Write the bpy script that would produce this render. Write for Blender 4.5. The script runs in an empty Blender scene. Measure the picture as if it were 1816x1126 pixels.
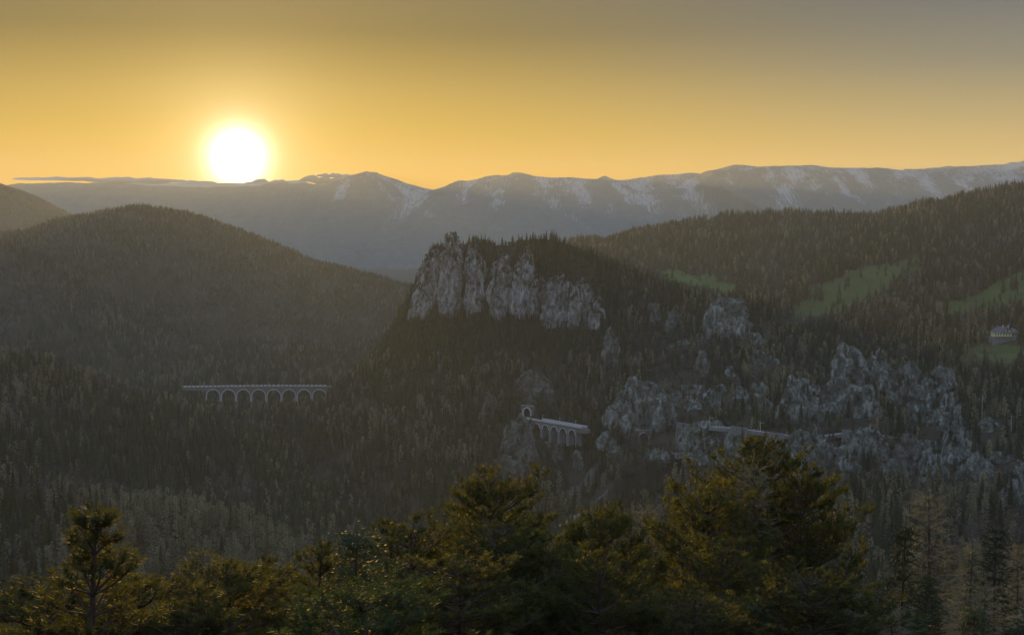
import bpy, math, random
import numpy as np
from mathutils import Vector, Matrix

random.seed(7)
RNG = np.random.default_rng(7)
C = bpy.context.scene.collection
S = bpy.context.scene

# ------------------------------------------------------------------ camera
CX, CY, F, HOR = 908.0, 563.0, 2247.0, 400.0
PITCH = math.atan((CY - HOR) / F)
cam_d = bpy.data.cameras.new('camera')
cam = bpy.data.objects.new('camera', cam_d)
C.objects.link(cam)
cam.location = (0, 0, 0)
cam.rotation_euler = (math.pi / 2 - PITCH, 0, 0)
cam_d.sensor_width = 36.0
cam_d.lens = 36.0 * F / 1816.0
cam_d.clip_start = 0.5
cam_d.clip_end = 60000
S.camera = cam

# ------------------------------------------------------------------ sun, sky
SUN_EL = math.radians(2.95)
SUN_AZ = math.atan((425 - CX) / F)          # from +Y towards +X
sdir = Vector((math.sin(SUN_AZ) * math.cos(SUN_EL), math.cos(SUN_AZ) * math.cos(SUN_EL), math.sin(SUN_EL)))
sl = bpy.data.lights.new('sun', 'SUN')
sl.energy = 2.5
sl.angle = math.radians(0.53)
sl.color = (1.0, 0.56, 0.14)
so = bpy.data.objects.new('sun', sl)
so.rotation_euler = (-sdir).to_track_quat('-Z', 'Y').to_euler()
C.objects.link(so)

W = bpy.data.worlds.new('World')
S.world = W
W.use_nodes = True
nt = W.node_tree
nt.nodes.clear()
def wn(t, **k):
    n = nt.nodes.new(t)
    for a, b in k.items():
        setattr(n, a, b)
    return n
def wmath(op, a, b=None, clamp=False):
    n = wn('ShaderNodeMath', operation=op, use_clamp=clamp)
    for i, v in enumerate((a, b)):
        if v is None: continue
        if isinstance(v, (int, float)): n.inputs[i].default_value = v
        else: nt.links.new(v, n.inputs[i])
    return n.outputs[0]
def wmix(fac, a, b, mode='MIX'):
    n = wn('ShaderNodeMix', data_type='RGBA', blend_type=mode)
    if isinstance(fac, (int, float)): n.inputs[0].default_value = fac
    else: nt.links.new(fac, n.inputs[0])
    for i, v in ((6, a), (7, b)):
        if isinstance(v, tuple): n.inputs[i].default_value = v
        else: nt.links.new(v, n.inputs[i])
    return n.outputs[2]
sky = wn('ShaderNodeTexSky', sky_type='NISHITA')
sky.sun_disc = False
sky.sun_elevation = SUN_EL
sky.sun_rotation = SUN_AZ
sky.altitude = 900
sky.air_density = 1.0
sky.dust_density = 2.2
sky.ozone_density = 1.0
tc = wn('ShaderNodeTexCoord')
dot = wn('ShaderNodeVectorMath', operation='DOT_PRODUCT')
nrm = wn('ShaderNodeVectorMath', operation='NORMALIZE')
nt.links.new(tc.outputs['Generated'], nrm.inputs[0])
nt.links.new(nrm.outputs[0], dot.inputs[0])
dot.inputs[1].default_value = sdir
ang = wmath('ARCCOSINE', wmath('MINIMUM', dot.outputs['Value'], 1.0))
sepn = wn('ShaderNodeSeparateXYZ')
nt.links.new(nrm.outputs[0], sepn.inputs[0])
elev = wmath('ABSOLUTE', wmath('ARCSINE', sepn.outputs['Z']))
def elev_ramp(stops):
    """sky colour against elevation in degrees (square root spacing, finer near the horizon)"""
    r = wn('ShaderNodeValToRGB')
    while len(r.color_ramp.elements) < len(stops): r.color_ramp.elements.new(.5)
    for e, (d, c) in zip(r.color_ramp.elements, stops):
        e.position = math.sqrt(d / 90); e.color = (*c, 1)
    nt.links.new(wmath('POWER', wmath('DIVIDE', elev, math.pi / 2), .5), r.inputs[0])
    return r.outputs[0]
warm = elev_ramp([(0, (.60, .30, .0)), (2.4, (.54, .275, .0)), (4, (.38, .215, .0)), (6, (.25, .155, .016)), (8.5, (.105, .072, .014)), (12, (.08, .070, .042)), (20, (.14, .15, .17)), (45, (.17, .22, .31)), (90, (.16, .23, .36))])
side = elev_ramp([(0, (.42, .26, .05)), (2.7, (.42, .26, .05)), (4.5, (.26, .185, .065)), (7, (.115, .105, .075)), (9.5, (.060, .067, .073)), (14, (.09, .115, .14)), (30, (.16, .21, .29)), (60, (.16, .22, .34)), (90, (.16, .23, .36))])
rear = elev_ramp([(0, (.14, .16, .21)), (4, (.16, .17, .22)), (9, (.17, .19, .24)), (20, (.16, .20, .28)), (50, (.16, .22, .34)), (90, (.16, .23, .36))])
def mapr(v, a0, a1):
    n = wn('ShaderNodeMapRange', interpolation_type='SMOOTHSTEP')
    nt.links.new(v, n.inputs['Value']); n.inputs['From Min'].default_value = math.radians(a0); n.inputs['From Max'].default_value = math.radians(a1)
    return n.outputs['Result']
grad = wmix(mapr(ang, 60, 140), wmix(mapr(ang, 8, 36), warm, side), rear)
# aureole of the low sun shining through thin haze (falls off with the angle from the sun)
def lobe(width_deg, p, gain):
    q = wmath('DIVIDE', ang, math.radians(width_deg))
    e = wmath('POWER', q, p)
    return wmath('MULTIPLY', wmath('POWER', 2.718, wmath('MULTIPLY', e, -1.0)), gain)
def scale_col(col, val):
    n = wn('ShaderNodeVectorMath', operation='SCALE')
    n.inputs[0].default_value = col
    nt.links.new(val, n.inputs['Scale'])
    return n.outputs[0]
core = scale_col((1.0, 0.95, 0.90), lobe(.70, 1.4, 5.0))
halo = scale_col((1.0, 0.82, 0.50), lobe(2.0, 1.2, 0.50))
wide = scale_col((1.0, 0.60, 0.10), lobe(7.0, 1.3, 0.13))
tot = wmix(1.0, wmix(1.0, wmix(1.0, grad, core, 'ADD'), halo, 'ADD'), wide, 'ADD')
tot = wmix(1.0, wmix(1.0, tot, (9.0, 9.0, 9.0, 1), 'MULTIPLY'), wmix(1.0, sky.outputs[0], (.003, .003, .003, 1), 'MULTIPLY'), 'ADD')
bg = wn('ShaderNodeBackground')
bg.inputs['Strength'].default_value = 0.11
nt.links.new(tot, bg.inputs['Color'])
wo = wn('ShaderNodeOutputWorld')
nt.links.new(bg.outputs[0], wo.inputs[0])

S.view_settings.view_transform = 'Standard'
S.view_settings.look = 'None'
S.view_settings.exposure = 1.0
S.view_settings.gamma = 1.0
S.cycles.max_bounces = 5
S.cycles.diffuse_bounces = 2
S.cycles.transmission_bounces = 3
S.cycles.volume_bounces = 2
S.cycles.use_denoising = True
S.cycles.sample_clamp_indirect = 4.0
S.cycles.use_adaptive_sampling = False

HAZE_DENSITY = 6.2e-5
HAZE_G = 0.3

# ------------------------------------------------------------------ numpy noise
def _hash(ix, iy, iz, seed):
    h = (ix.astype(np.int64) * 374761393 + iy.astype(np.int64) * 668265263 + iz.astype(np.int64) * 1274126177 + seed * 97531) & 0xffffffff
    h = ((h ^ (h >> 13)) * 1274126177) & 0xffffffff
    h = (h ^ (h >> 16)) & 0xffffffff
    return h
def noise3(x, y, z, seed=0):
    x, y, z = np.broadcast_arrays(np.asarray(x, float), np.asarray(y, float), np.asarray(z, float))
    xi, yi, zi = np.floor(x), np.floor(y), np.floor(z)
    fx, fy, fz = x - xi, y - yi, z - zi
    u, v, w = (t * t * t * (t * (t * 6 - 15) + 10) for t in (fx, fy, fz))
    r = 0
    for dx in (0, 1):
        for dy in (0, 1):
            for dz in (0, 1):
                h = _hash(xi + dx, yi + dy, zi + dz, seed)
                gx = (h & 255) / 127.5 - 1; gy = ((h >> 8) & 255) / 127.5 - 1; gz = ((h >> 16) & 255) / 127.5 - 1
                d = gx * (fx - dx) + gy * (fy - dy) + gz * (fz - dz)
                r = r + d * (u if dx else 1 - u) * (v if dy else 1 - v) * (w if dz else 1 - w)
    return r
def fbm(x, y, z=0.0, octv=4, seed=0, gain=0.5):
    a, s, r = 1.0, 1.0, 0.0
    for o in range(octv):
        r = r + a * noise3(np.asarray(x) * s, np.asarray(y) * s, np.asarray(z) * s, seed + o)
        a *= gain; s *= 2.03
    return r
def ridged(x, y, z=0.0, octv=4, seed=0, gain=0.5):
    a, s, r = 1.0, 1.0, 0.0
    for o in range(octv):
        r = r + a * (1 - 2.2 * np.abs(noise3(np.asarray(x) * s, np.asarray(y) * s, np.asarray(z) * s, seed + o)))
        a *= gain; s *= 2.07
    return r

# ------------------------------------------------------------------ photo geometry <-> world
cP, sP = math.cos(PITCH), math.sin(PITCH)
def pt(px, py, D):
    y = F * cP + (CY - py) * sP
    z = -F * sP + (CY - py) * cP
    k = D / y
    return ((px - CX) * k, D, z * k)
def proj(x, y, z):
    yy = y * cP - z * sP          # along view
    zz = y * sP + z * cP
    yy = np.maximum(yy, 1e-3)
    return CX + F * x / yy, CY - F * zz / yy

# ------------------------------------------------------------------ terrain height
# every ridge: crest (points of its treetop line with their distance), tree height on it, slopes, shoulder drop
RIDGES = [
 dict(name='larch_ridge', th=17, sf=.40, sb=.55, rd=12, pts=[(-900,700,700),(-300,755,720),(0,800,740),(150,858,760),(300,876,770),(420,896,780),(500,925,790),(560,962,800),(620,1010,800),(700,1090,790)], amp=5),
 dict(name='mid_slope', th=19, sf=.36, sb=.60, rd=20, pts=[(-900,430,1200),(-200,560,1230),(0,605,1250),(100,632,1270),(200,660,1300),(290,700,1350),(350,722,1400),(450,722,1460),(560,708,1500),(610,690,1540),(660,716,1480),(700,770,1380),(735,850,1250),(765,930,1150),(800,990,1050)], amp=9),
 dict(name='left_slope', th=17, sf=.27, sb=.5, rd=40, pts=[(-900,300,2500),(-200,370,2400),(0,418,2350),(50,440,2350),(100,482,2300),(160,540,2200),(230,600,2100),(290,650,2000),(330,690,1900)], amp=14),
 dict(name='rounded_hill', th=17, sf=.235, sb=.4, rd=60, pts=[(0,600,3300),(70,470,3200),(110,420,3100),(135,393,3050),(165,373,3000),(205,365,3000),(250,360,3000),(330,371,3000),(400,390,3000),(460,418,2980),(520,443,2950),(620,474,2900),(680,492,2850),(740,500,2800),(850,540,2750),(1000,600,2700)], amp=18),
 dict(name='far_left_hill', th=16, sf=.34, sb=.4, rd=80, pts=[(-900,200,5200),(-300,270,5100),(-60,302,5000),(0,319,5000),(60,340,5000),(145,386,5000),(220,435,4900),(350,520,4800)], amp=20),
 dict(name='crag_hill', lim=700, th=7, sf=.285, sb=.5, rd=9, pts=[(690,650,1600),(716,575,1560),(735,520,1535),(752,478,1520),(778,438,1505),(795,430,1500),(808,432,1500),(817,445,1500),(832,430,1500),(850,424,1500),(900,426,1495),(950,427,1485),(1020,438,1465),(1080,468,1435),(1180,505,1395),(1262,540,1350),(1290,530,1335),(1345,532,1315),(1400,550,1295),(1450,566,1280),(1560,597,1250),(1640,632,1225),(1690,662,1200),(1740,705,1150),(1800,745,1090),(1900,820,1000),(2300,900,900)],
      drop=[4,20,50,75,84,84,84,78,84,84,84,84,82,46,22,16,16,14,12,10,8,8,8,8,8,6,4], amp=7),
 dict(name='right_ridge', lim=900, th=19, sf=.150, sb=.4, rd=40, pts=[(960,520,2900),(1035,462,2750),(1070,447,2650),(1120,408,2550),(1200,388,2500),(1300,375,2500),(1450,369,2500),(1560,375,2450),(1650,352,2400),(1816,323,2300),(2100,280,2200),(2700,200,2100)], amp=10),
 dict(name='far_mountain_plateau', th=0, sf=.32, sb=.1, rd=70, pts=[(-900,300,9800),(-300,312,9800),(0,322,9700),(200,326,9700),(370,333,9700),(500,330,9600),(590,326,9500),(625,313,9450),(655,306,9400),(690,316,9400),(720,326,9400),(775,339,9400),(830,321,9300),(880,313,9300),(920,311,9300),(970,316,9300),(1010,315,9300),(1060,320,9300),(1100,320,9300),(1160,311,9300),(1220,307,9300),(1260,311,9300),(1340,320,9400)], amp=42),
 dict(name='far_mountain_wall', th=0, sf=.34, sb=.1, rd=60, pts=[(1120,420,8300),(1180,375,8300),(1225,335,8400),(1262,306,8400),(1300,298,8400),(1350,297,8400),(1400,294,8400),(1440,292,8400),(1480,298,8400),(1520,299,8400),(1560,299,8400),(1610,304,8400),(1660,299,8400),(1700,295,8400),(1760,293,8400),(1816,288,8400),(2100,280,8300),(2700,270,8200)], amp=40),
]
for R in RIDGES:
    P = np.array([pt(*p) for p in R['pts']])
    P[:, 2] -= R['th'] * 0.85
    R['P'] = P
    R['dr'] = np.array(R.get('drop', [0] * len(P)), float)

def ridge_h(R, x, y):
    P, dr = R['P'], R['dr']
    best = np.full(x.shape, 1e18); zc = np.zeros(x.shape); side = np.ones(x.shape); da = np.zeros(x.shape); past = np.zeros(x.shape)
    for i in range(len(P) - 1):
        a, b = P[i], P[i + 1]
        ex, ey = b[0] - a[0], b[1] - a[1]
        t = ((x - a[0]) * ex + (y - a[1]) * ey) / (ex * ex + ey * ey)
        over = np.maximum(-t if i == 0 else 0, (t - 1) if i == len(P) - 2 else 0) * math.hypot(ex, ey) + 0 * x   # past the end of the ridge
        t = np.clip(t, 0, 1)
        qx, qy = a[0] + ex * t, a[1] + ey * t
        d2 = (x - qx) ** 2 + (y - qy) ** 2
        m = d2 < best
        past = np.where(m, np.maximum(over, 0), past)
        best = np.where(m, d2, best)
        zc = np.where(m, a[2] + (b[2] - a[2]) * t, zc)
        da = np.where(m, dr[i] + (dr[i + 1] - dr[i]) * t, da)
        side = np.where(m, np.sign((x - qx) * ey - (y - qy) * ex + 1e-9), side)   # + = towards the camera
    d = np.sqrt(best)
    rd = R['rd']
    dd = np.sqrt(d * d + rd * rd) - rd
    s = np.where(side > 0, R['sf'], R['sb'])
    h = zc - s * dd - np.where(side > 0, da * (1 - np.exp(-(np.maximum(d - 6, 0) / 26) ** 1.5)), da * .3 * (1 - np.exp(-d / 60)))
    lim = (R['lim'] - CX) / F * np.maximum(y, 1) - x if 'lim' in R else 0 * x
    return h - .42 * (past * (R['amp'] < 40) + np.maximum(lim, 0)), d

def near_h(x, y):
    r = np.sqrt(x * x + y * y)
    yy = np.maximum(y, 0)
    h = -1.9 - .42 * yy - .08 * np.maximum(yy - 40, 0) - .25 * np.maximum(yy - 90, 0) + .10 * np.minimum(-np.minimum(y, 0), 300)
    h = h - .00025 * x * x / (1 + .002 * np.abs(x))
    return h + .8 * fbm(x / 14, y / 14, 3.3, 3, 90) * np.clip(r / 20, 0, 1)

def floor_h(x, y):
    r = np.sqrt(x * x + y * y)
    return np.interp(r, [0, 400, 900, 1700, 2600, 5000, 6500, 20000], [-232, -240, -250, -246, -232, -240, -255, -255])

def terrain(x, y, ids=False):
    x = np.asarray(x, float); y = np.asarray(y, float)
    hs = [floor_h(x, y) + 6 * fbm(x / 160, y / 160, .5, 4, 50), near_h(x, y)]
    for k, R in enumerate(RIDGES):
        h, d = ridge_h(R, x, y)
        A = R['amp']
        if A >= 40:
            n = ridged(x / 900 + .3 * fbm(x / 700, y / 700, 0, 2, 5), y / 2600, .7, 6, 11 + k, .56) - 1.1
            h = h + A * n * (np.clip(d / 260, .06, 1)) * 1.5 + A * .25 * fbm(x / 160, y / 160, .2, 4, 31)
        else:
            L = A * 14
            n = fbm(x / L, y / L, .3 * k, 4, 20 + k)
            g = ridged(x / (L * .8), y / (L * 2.0), .6, 3, 60 + k) - 1.0
            h = h + A * (n * .9 + g * .8) * np.clip(d / (L * .35), .08, 1)
        if R['name'] == 'crag_hill':   # the ravine that the short viaduct crosses
            cyy = np.interp(y, [900, 1000, 1090, 1125, 1160], [30, 34, 43, 41, 38])
            h = h - 36 * np.exp(-((x - cyy) / np.interp(y, [950, 1110], [34, 27])) ** 2) * np.clip((1150 - y) / 45, 0, 1) * np.clip((y - 850) / 120, 0, 1)
        hs.append(h)
    hs = np.stack(hs)
    H = hs.max(0)
    if ids: return H, hs.argmax(0)
    return H

# ray from the camera through a photo point to the terrain
_D = np.concatenate([np.geomspace(15, 600, 160), np.arange(605, 6500, 5.0), np.arange(6500, 10500, 25.0)])
_hits = {}
def hit(px, py, dmin=0):
    x, y, z = pt(px, py, 1.0)
    D = _D[_D > dmin]
    H = terrain(x * D, y * D)
    below = np.nonzero(H > z * D)[0]
    d = float(D[below[0]]) if len(below) else float(D[-1])
    return (x * d, d, float(terrain(np.array([x * d]), np.array([d]))[0]))

# ------------------------------------------------------------------ materials
def new_mat(name):
    m = bpy.data.materials.new(name)
    m.use_nodes = True
    t = m.node_tree
    b = t.nodes['Principled BSDF']
    b.inputs['Roughness'].default_value = .9
    b.inputs['Specular IOR Level'].default_value = .15
    return m, t, b
def N(t, kind, **k):
    n = t.nodes.new(kind)
    for a, b in k.items(): setattr(n, a, b)
    return n
def mixc(t, fac, a, b, mode='MIX'):
    n = N(t, 'ShaderNodeMix', data_type='RGBA', blend_type=mode)
    for i, v in ((0, fac), (6, a), (7, b)):
        if isinstance(v, (int, float)): n.inputs[i].default_value = v
        elif isinstance(v, tuple): n.inputs[i].default_value = (*v, 1) if len(v) == 3 else v
        else: t.links.new(v, n.inputs[i])
    return n.outputs[2]
def tex(t, scale, detail=5, rough=.6, stretch=None, dist=0.0):
    g = N(t, 'ShaderNodeNewGeometry')
    src = g.outputs['Position']
    if stretch:
        mp = N(t, 'ShaderNodeMapping'); mp.inputs['Scale'].default_value = stretch
        t.links.new(src, mp.inputs['Vector']); src = mp.outputs[0]
    n = N(t, 'ShaderNodeTexNoise')
    n.inputs['Scale'].default_value = scale; n.inputs['Detail'].default_value = detail; n.inputs['Roughness'].default_value = rough
    n.inputs['Distortion'].default_value = dist
    t.links.new(src, n.inputs['Vector'])
    return n.outputs['Fac']
def ramp(t, fac, stops):
    r = N(t, 'ShaderNodeValToRGB')
    while len(r.color_ramp.elements) < len(stops): r.color_ramp.elements.new(.5)
    for e, (p, c) in zip(r.color_ramp.elements, stops):
        e.position = p; e.color = (*c, 1) if len(c) == 3 else c
    t.links.new(fac, r.inputs[0])
    return r.outputs[0]
def bump(t, b, h, strength, dist):
    n = N(t, 'ShaderNodeBump'); n.inputs['Strength'].default_value = strength; n.inputs['Distance'].default_value = dist
    t.links.new(h, n.inputs['Height']); t.links.new(n.outputs[0], b.inputs['Normal'])

def foliage_mat(name, c1, c2, transl=.35, tcol=None, var=.5):
    m, t, b = new_mat(name)
    oi = N(t, 'ShaderNodeObjectInfo')
    base = ramp(t, oi.outputs['Random'], [(0, c1), (1, c2)])
    nz = tex(t, 2.2 if 'far' not in name and 'pine' in name else .9, 3, .6)
    shade = ramp(t, nz, [(.3, (1 - var,) * 3), (.7, (1 + var * .6,) * 3)])
    col = mixc(t, 1.0, base, shade, 'MULTIPLY')
    t.links.new(col, b.inputs['Base Color'])
    b.inputs['Roughness'].default_value = .6
    b.inputs['Specular IOR Level'].default_value = .3
    tr = N(t, 'ShaderNodeBsdfTranslucent')
    t.links.new(mixc(t, 1.0, col, tcol or (1.2, 1.1, .5), 'MULTIPLY'), tr.inputs['Color'])
    mx = N(t, 'ShaderNodeMixShader'); mx.inputs[0].default_value = transl
    out = t.nodes['Material Output']
    t.links.new(b.outputs[0], mx.inputs[1]); t.links.new(tr.outputs[0], mx.inputs[2]); t.links.new(mx.outputs[0], out.inputs['Surface'])
    return m

M = {}
M['spruce'] = foliage_mat('spruce_needles', (.010, .026, .011), (.080, .120, .045), .25)
M['pinefar'] = foliage_mat('pine_needles_far', (.030, .046, .016), (.068, .074, .028), .3)
M['larch'] = foliage_mat('sun_pale_larch_twigs', (.20, .19, .115), (.46, .42, .27), .35, (1.1, 1.0, .75))  # twig colour lightened to stand in for sunlight on the larch ridge
M['bare'] = foliage_mat('bare_twigs', (.09, .080, .074), (.21, .185, .17), .25, (1.1, .95, .8))
M['pine'] = foliage_mat('pine_needles', (.026, .036, .012), (.046, .054, .016), .42, (5.6, 4.7, .9), .8)
M['pineyoung'] = foliage_mat('fresh_pine_needles', (.038, .062, .022), (.048, .072, .024), .4, (3.0, 2.8, .8), .5)
M['larchnear'] = foliage_mat('near_larch_twigs', (.20, .19, .125), (.29, .27, .18), .32, (1.1, 1.2, .8), .4)
m, t, b = new_mat('bark'); M['bark'] = m
t.links.new(ramp(t, tex(t, 6, 6, .7, (1, 1, .25)), [(.3, (.045, .032, .024)), (.7, (.15, .105, .075))]), b.inputs['Base Color'])
m, t, b = new_mat('far_bark'); M['farbark'] = m
b.inputs['Base Color'].default_value = (.075, .06, .05, 1)

m, t, b = new_mat('forest_ground'); M['ground'] = m
at = N(t, 'ShaderNodeAttribute', attribute_name='meadow')
dirt = ramp(t, tex(t, .05, 8, .65), [(.3, (.022, .024, .014)), (.5, (.05, .043, .028)), (.72, (.085, .07, .048))])
grass = ramp(t, tex(t, .02, 8, .7), [(.3, (.05, .085, .022)), (.55, (.075, .13, .030)), (.75, (.12, .135, .055))])
t.links.new(mixc(t, at.outputs['Fac'], dirt, grass), b.inputs['Base Color'])
bump(t, b, tex(t, .25, 6, .7), .8, 3.0)

m, t, b = new_mat('snowy_mountain'); M['mountain'] = m
g = N(t, 'ShaderNodeNewGeometry'); sx = N(t, 'ShaderNodeSeparateXYZ'); t.links.new(g.outputs['Position'], sx.inputs[0])
def mm(t, op, a, b_=None, clamp=False):
    n = N(t, 'ShaderNodeMath', operation=op, use_clamp=clamp)
    for i, v in enumerate((a, b_)):
        if v is None: continue
        if isinstance(v, (int, float)): n.inputs[i].default_value = v
        else: t.links.new(v, n.inputs[i])
    return n.outputs[0]
zn = mm(t, 'DIVIDE', mm(t, 'ADD', sx.outputs['Z'], -30.0), 330.0)
patch = tex(t, .022, 12, .80, (1, .45, .6), 1.0)
streak = tex(t, .040, 8, .66, (1.3, .10, .16), 2.6)
at = N(t, 'ShaderNodeAttribute', attribute_name='gully')
sn = mm(t, 'ADD', mm(t, 'ADD', mm(t, 'MULTIPLY', patch, .8), mm(t, 'MULTIPLY', streak, 1.7)), mm(t, 'MULTIPLY', zn, .42))
sn = mm(t, 'ADD', sn, mm(t, 'MULTIPLY', at.outputs['Fac'], .30))
sn = mm(t, 'SUBTRACT', sn, mm(t, 'MULTIPLY', mm(t, 'DIVIDE', mm(t, 'SUBTRACT', -1150.0, sx.outputs['X']), 500.0, True), .5))  # snow withheld on the left, imitating the haze near the sun
snow = ramp(t, mm(t, 'SUBTRACT', sn, 1.17), [(.44, (0, 0, 0)), (.50, (.45,) * 3), (.66, (.9,) * 3)])
haze_blue_rock = ramp(t, tex(t, .012, 8, .7), [(.3, (.06, .085, .095)), (.6, (.11, .135, .14)), (.8, (.20, .22, .225))])  # bluish rock colour carries part of the far haze
t.links.new(mixc(t, snow, haze_blue_rock, (.42, .45, .49)), b.inputs['Base Color'])
bump(t, b, tex(t, .02, 8, .7, (1, .4, .6)), 1.0, 25.0)

def rock_mat(name, dark, mid, light, scale=.12):
    m, t, b = new_mat(name)
    n1 = tex(t, scale, 9, .72, (1, 1, .35), 1.0)
    n2 = tex(t, scale * 5, 6, .7, (1, 1, .6))
    c = ramp(t, n1, [(.34, dark), (.48, mid), (.64, light)])
    c = mixc(t, .45, c, ramp(t, n2, [(.3, (.55, .55, .55)), (.7, (1.25, 1.25, 1.25))]), 'MULTIPLY')
    # moss and shrubs on the flatter ledges
    g = N(t, 'ShaderNodeNewGeometry'); s = N(t, 'ShaderNodeSeparateXYZ'); t.links.new(g.outputs['Normal'], s.inputs[0])
    led = mm(t, 'ADD', s.outputs['Z'], mm(t, 'MULTIPLY', mm(t, 'SUBTRACT', tex(t, scale * 1.5, 8, .68), .5), 2.0))
    veg = ramp(t, led, [(.45, (0, 0, 0)), (.95, (.85,) * 3)])
    t.links.new(mixc(t, veg, c, (.040, .046, .022)), b.inputs['Base Color'])
    bump(t, b, n2, .6, 1.2)
    return m
M['scrubrock'] = rock_mat('scrubby_limestone', (.045, .04, .03), (.10, .095, .08), (.26, .25, .225), .15)
M['crag'] = rock_mat('crag_limestone', (.05, .045, .035), (.24, .22, .20), (.46, .44, .40), .11)
M['rock'] = rock_mat('pale_limestone', (.05, .052, .045), (.12, .13, .11), (.42, .435, .385), .13)
m, t, b = new_mat('viaduct_stone'); M['stone'] = m
t.links.new(ramp(t, tex(t, .6, 7, .7), [(.3, (.15, .13, .115)), (.7, (.29, .26, .235))]), b.inputs['Base Color'])
m, t, b = new_mat('pale_dressed_stone'); M['palestone'] = m
t.links.new(ramp(t, tex(t, .8, 6, .7), [(.3, (.48, .49, .48)), (.7, (.68, .69, .68))]), b.inputs['Base Color'])
m, t, b = new_mat('light_wall_stone'); M['stonelight'] = m
t.links.new(ramp(t, tex(t, .7, 6, .7), [(.3, (.19, .19, .18)), (.7, (.33, .33, .32))]), b.inputs['Base Color'])
m, t, b = new_mat('white_and_glint'); M['white'] = m  # white parts; on the long viaduct's coping the white imitates a glint
t.links.new(ramp(t, tex(t, 1.5, 3, .6), [(.3, (.70, .68, .64)), (.7, (.86, .85, .82))]), b.inputs['Base Color'])
b.inputs['Roughness'].default_value = .3; b.inputs['Specular IOR Level'].default_value = .5
m, t, b = new_mat('track_ballast'); M['ballast'] = m
t.links.new(ramp(t, tex(t, 1.5, 5, .7), [(.3, (.14, .125, .11)), (.7, (.30, .27, .24))]), b.inputs['Base Color'])
m, t, b = new_mat('painted_tunnel_dark'); M['dark'] = m  # near-black colour painted for the unlit inside of the tunnels
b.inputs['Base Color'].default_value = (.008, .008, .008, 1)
m, t, b = new_mat('weathered_steel'); M['steel'] = m
b.inputs['Base Color'].default_value = (.32, .31, .30, 1); b.inputs['Metallic'].default_value = .6; b.inputs['Roughness'].default_value = .4

# ------------------------------------------------------------------ mesh helpers
def mesh_np(name, V, Fc, mat=None, smooth=False, mats=None, midx=None):
    V = np.asarray(V, np.float32); Fc = np.asarray(Fc, np.int32)
    me = bpy.data.meshes.new(name)
    k = Fc.shape[1]
    me.vertices.add(len(V)); me.vertices.foreach_set('co', V.ravel())
    me.loops.add(Fc.size); me.loops.foreach_set('vertex_index', Fc.ravel())
    me.polygons.add(len(Fc)); me.polygons.foreach_set('loop_start', np.arange(len(Fc), dtype=np.int32) * k)
    me.polygons.foreach_set('loop_total', np.full(len(Fc), k, np.int32))
    if midx is not None: me.polygons.foreach_set('material_index', np.asarray(midx, np.int32))
    me.polygons.foreach_set('use_smooth', np.full(len(Fc), bool(smooth)))
    me.update(calc_edges=True)
    for mt in (mats or [mat]): 
        if mt: me.materials.append(mt)
    return me
def link(name, me, parent=None, loc=(0, 0, 0)):
    o = bpy.data.objects.new(name, me); C.objects.link(o); o.location = loc
    if parent is not None: o.parent = parent
    return o
def tag(o, label=None, cat=None, group=None, kind=None):
    if label: o['label'] = label
    if cat: o['category'] = cat
    if group: o['group'] = group
    if kind: o['kind'] = kind
    return o
def empty(name, loc, rz=0):
    o = bpy.data.objects.new(name, None); C.objects.link(o); o.location = loc; o.rotation_euler = (0, 0, rz); o.empty_display_size = 1
    return o
def copy_tree(o, parent=None):
    c = o.copy(); C.objects.link(c)
    if parent is not None: c.parent = parent
    for ch in list(o.children): copy_tree(ch, c)
    return c
class MB:
    def __init__(s): s.v = []; s.f = []
    def poly(s, pts, faces):
        n = len(s.v); s.v += [tuple(p) for p in pts]; s.f += [tuple(i + n for i in f) for f in faces]
    def box(s, x0, x1, y0, y1, z0, z1):
        s.poly([(x0,y0,z0),(x1,y0,z0),(x1,y1,z0),(x0,y1,z0),(x0,y0,z1),(x1,y0,z1),(x1,y1,z1),(x0,y1,z1)],
               [(0,3,2,1),(4,5,6,7),(0,1,5,4),(1,2,6,5),(2,3,7,6),(3,0,4,7)])
    def prism(s, outline, y0, y1):      # outline in x,z; extruded along y
        n = len(outline)
        s.poly([(x, y0, z) for x, z in outline] + [(x, y1, z) for x, z in outline],
               [tuple(range(n)), tuple(range(2*n-1, n-1, -1))] + [(i, i+n, (i+1) % n + n, (i+1) % n) for i in range(n)])
    def build(s, name, mat, parent=None, loc=(0,0,0)):
        me = bpy.data.meshes.new(name); me.from_pydata(s.v, [], s.f); me.materials.append(mat); me.update()
        return link(name, me, parent, loc)
def tubes(segs, sides=4):
    """segs: array (n, 8): p0 xyz, r0, p1 xyz, r1 -> verts, quads"""
    S_ = np.asarray(segs, float); n = len(S_)
    a, r0, b, r1 = S_[:, 0:3], S_[:, 3], S_[:, 4:7], S_[:, 7]
    d = b - a; d /= np.linalg.norm(d, axis=1)[:, None] + 1e-9
    up = np.where(np.abs(d[:, 2:3]) > .9, np.array([[1., 0, 0]]), np.array([[0, 0, 1.]]))
    u = np.cross(d, up); u /= np.linalg.norm(u, axis=1)[:, None]; w = np.cross(d, u)
    V = np.zeros((n, 2, sides, 3))
    for k in range(sides):
        c, s_ = math.cos(2*math.pi*k/sides), math.sin(2*math.pi*k/sides)
        o = u * c + w * s_
        V[:, 0, k] = a + o * r0[:, None]; V[:, 1, k] = b + o * r1[:, None]
    base = (np.arange(n) * 2 * sides)[:, None]
    Q = np.stack([np.stack([base[:, 0] + k, base[:, 0] + (k+1) % sides, base[:, 0] + sides + (k+1) % sides, base[:, 0] + sides + k], 1) for k in range(sides)], 1).reshape(-1, 4)
    return V.reshape(-1, 3), Q

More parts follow.
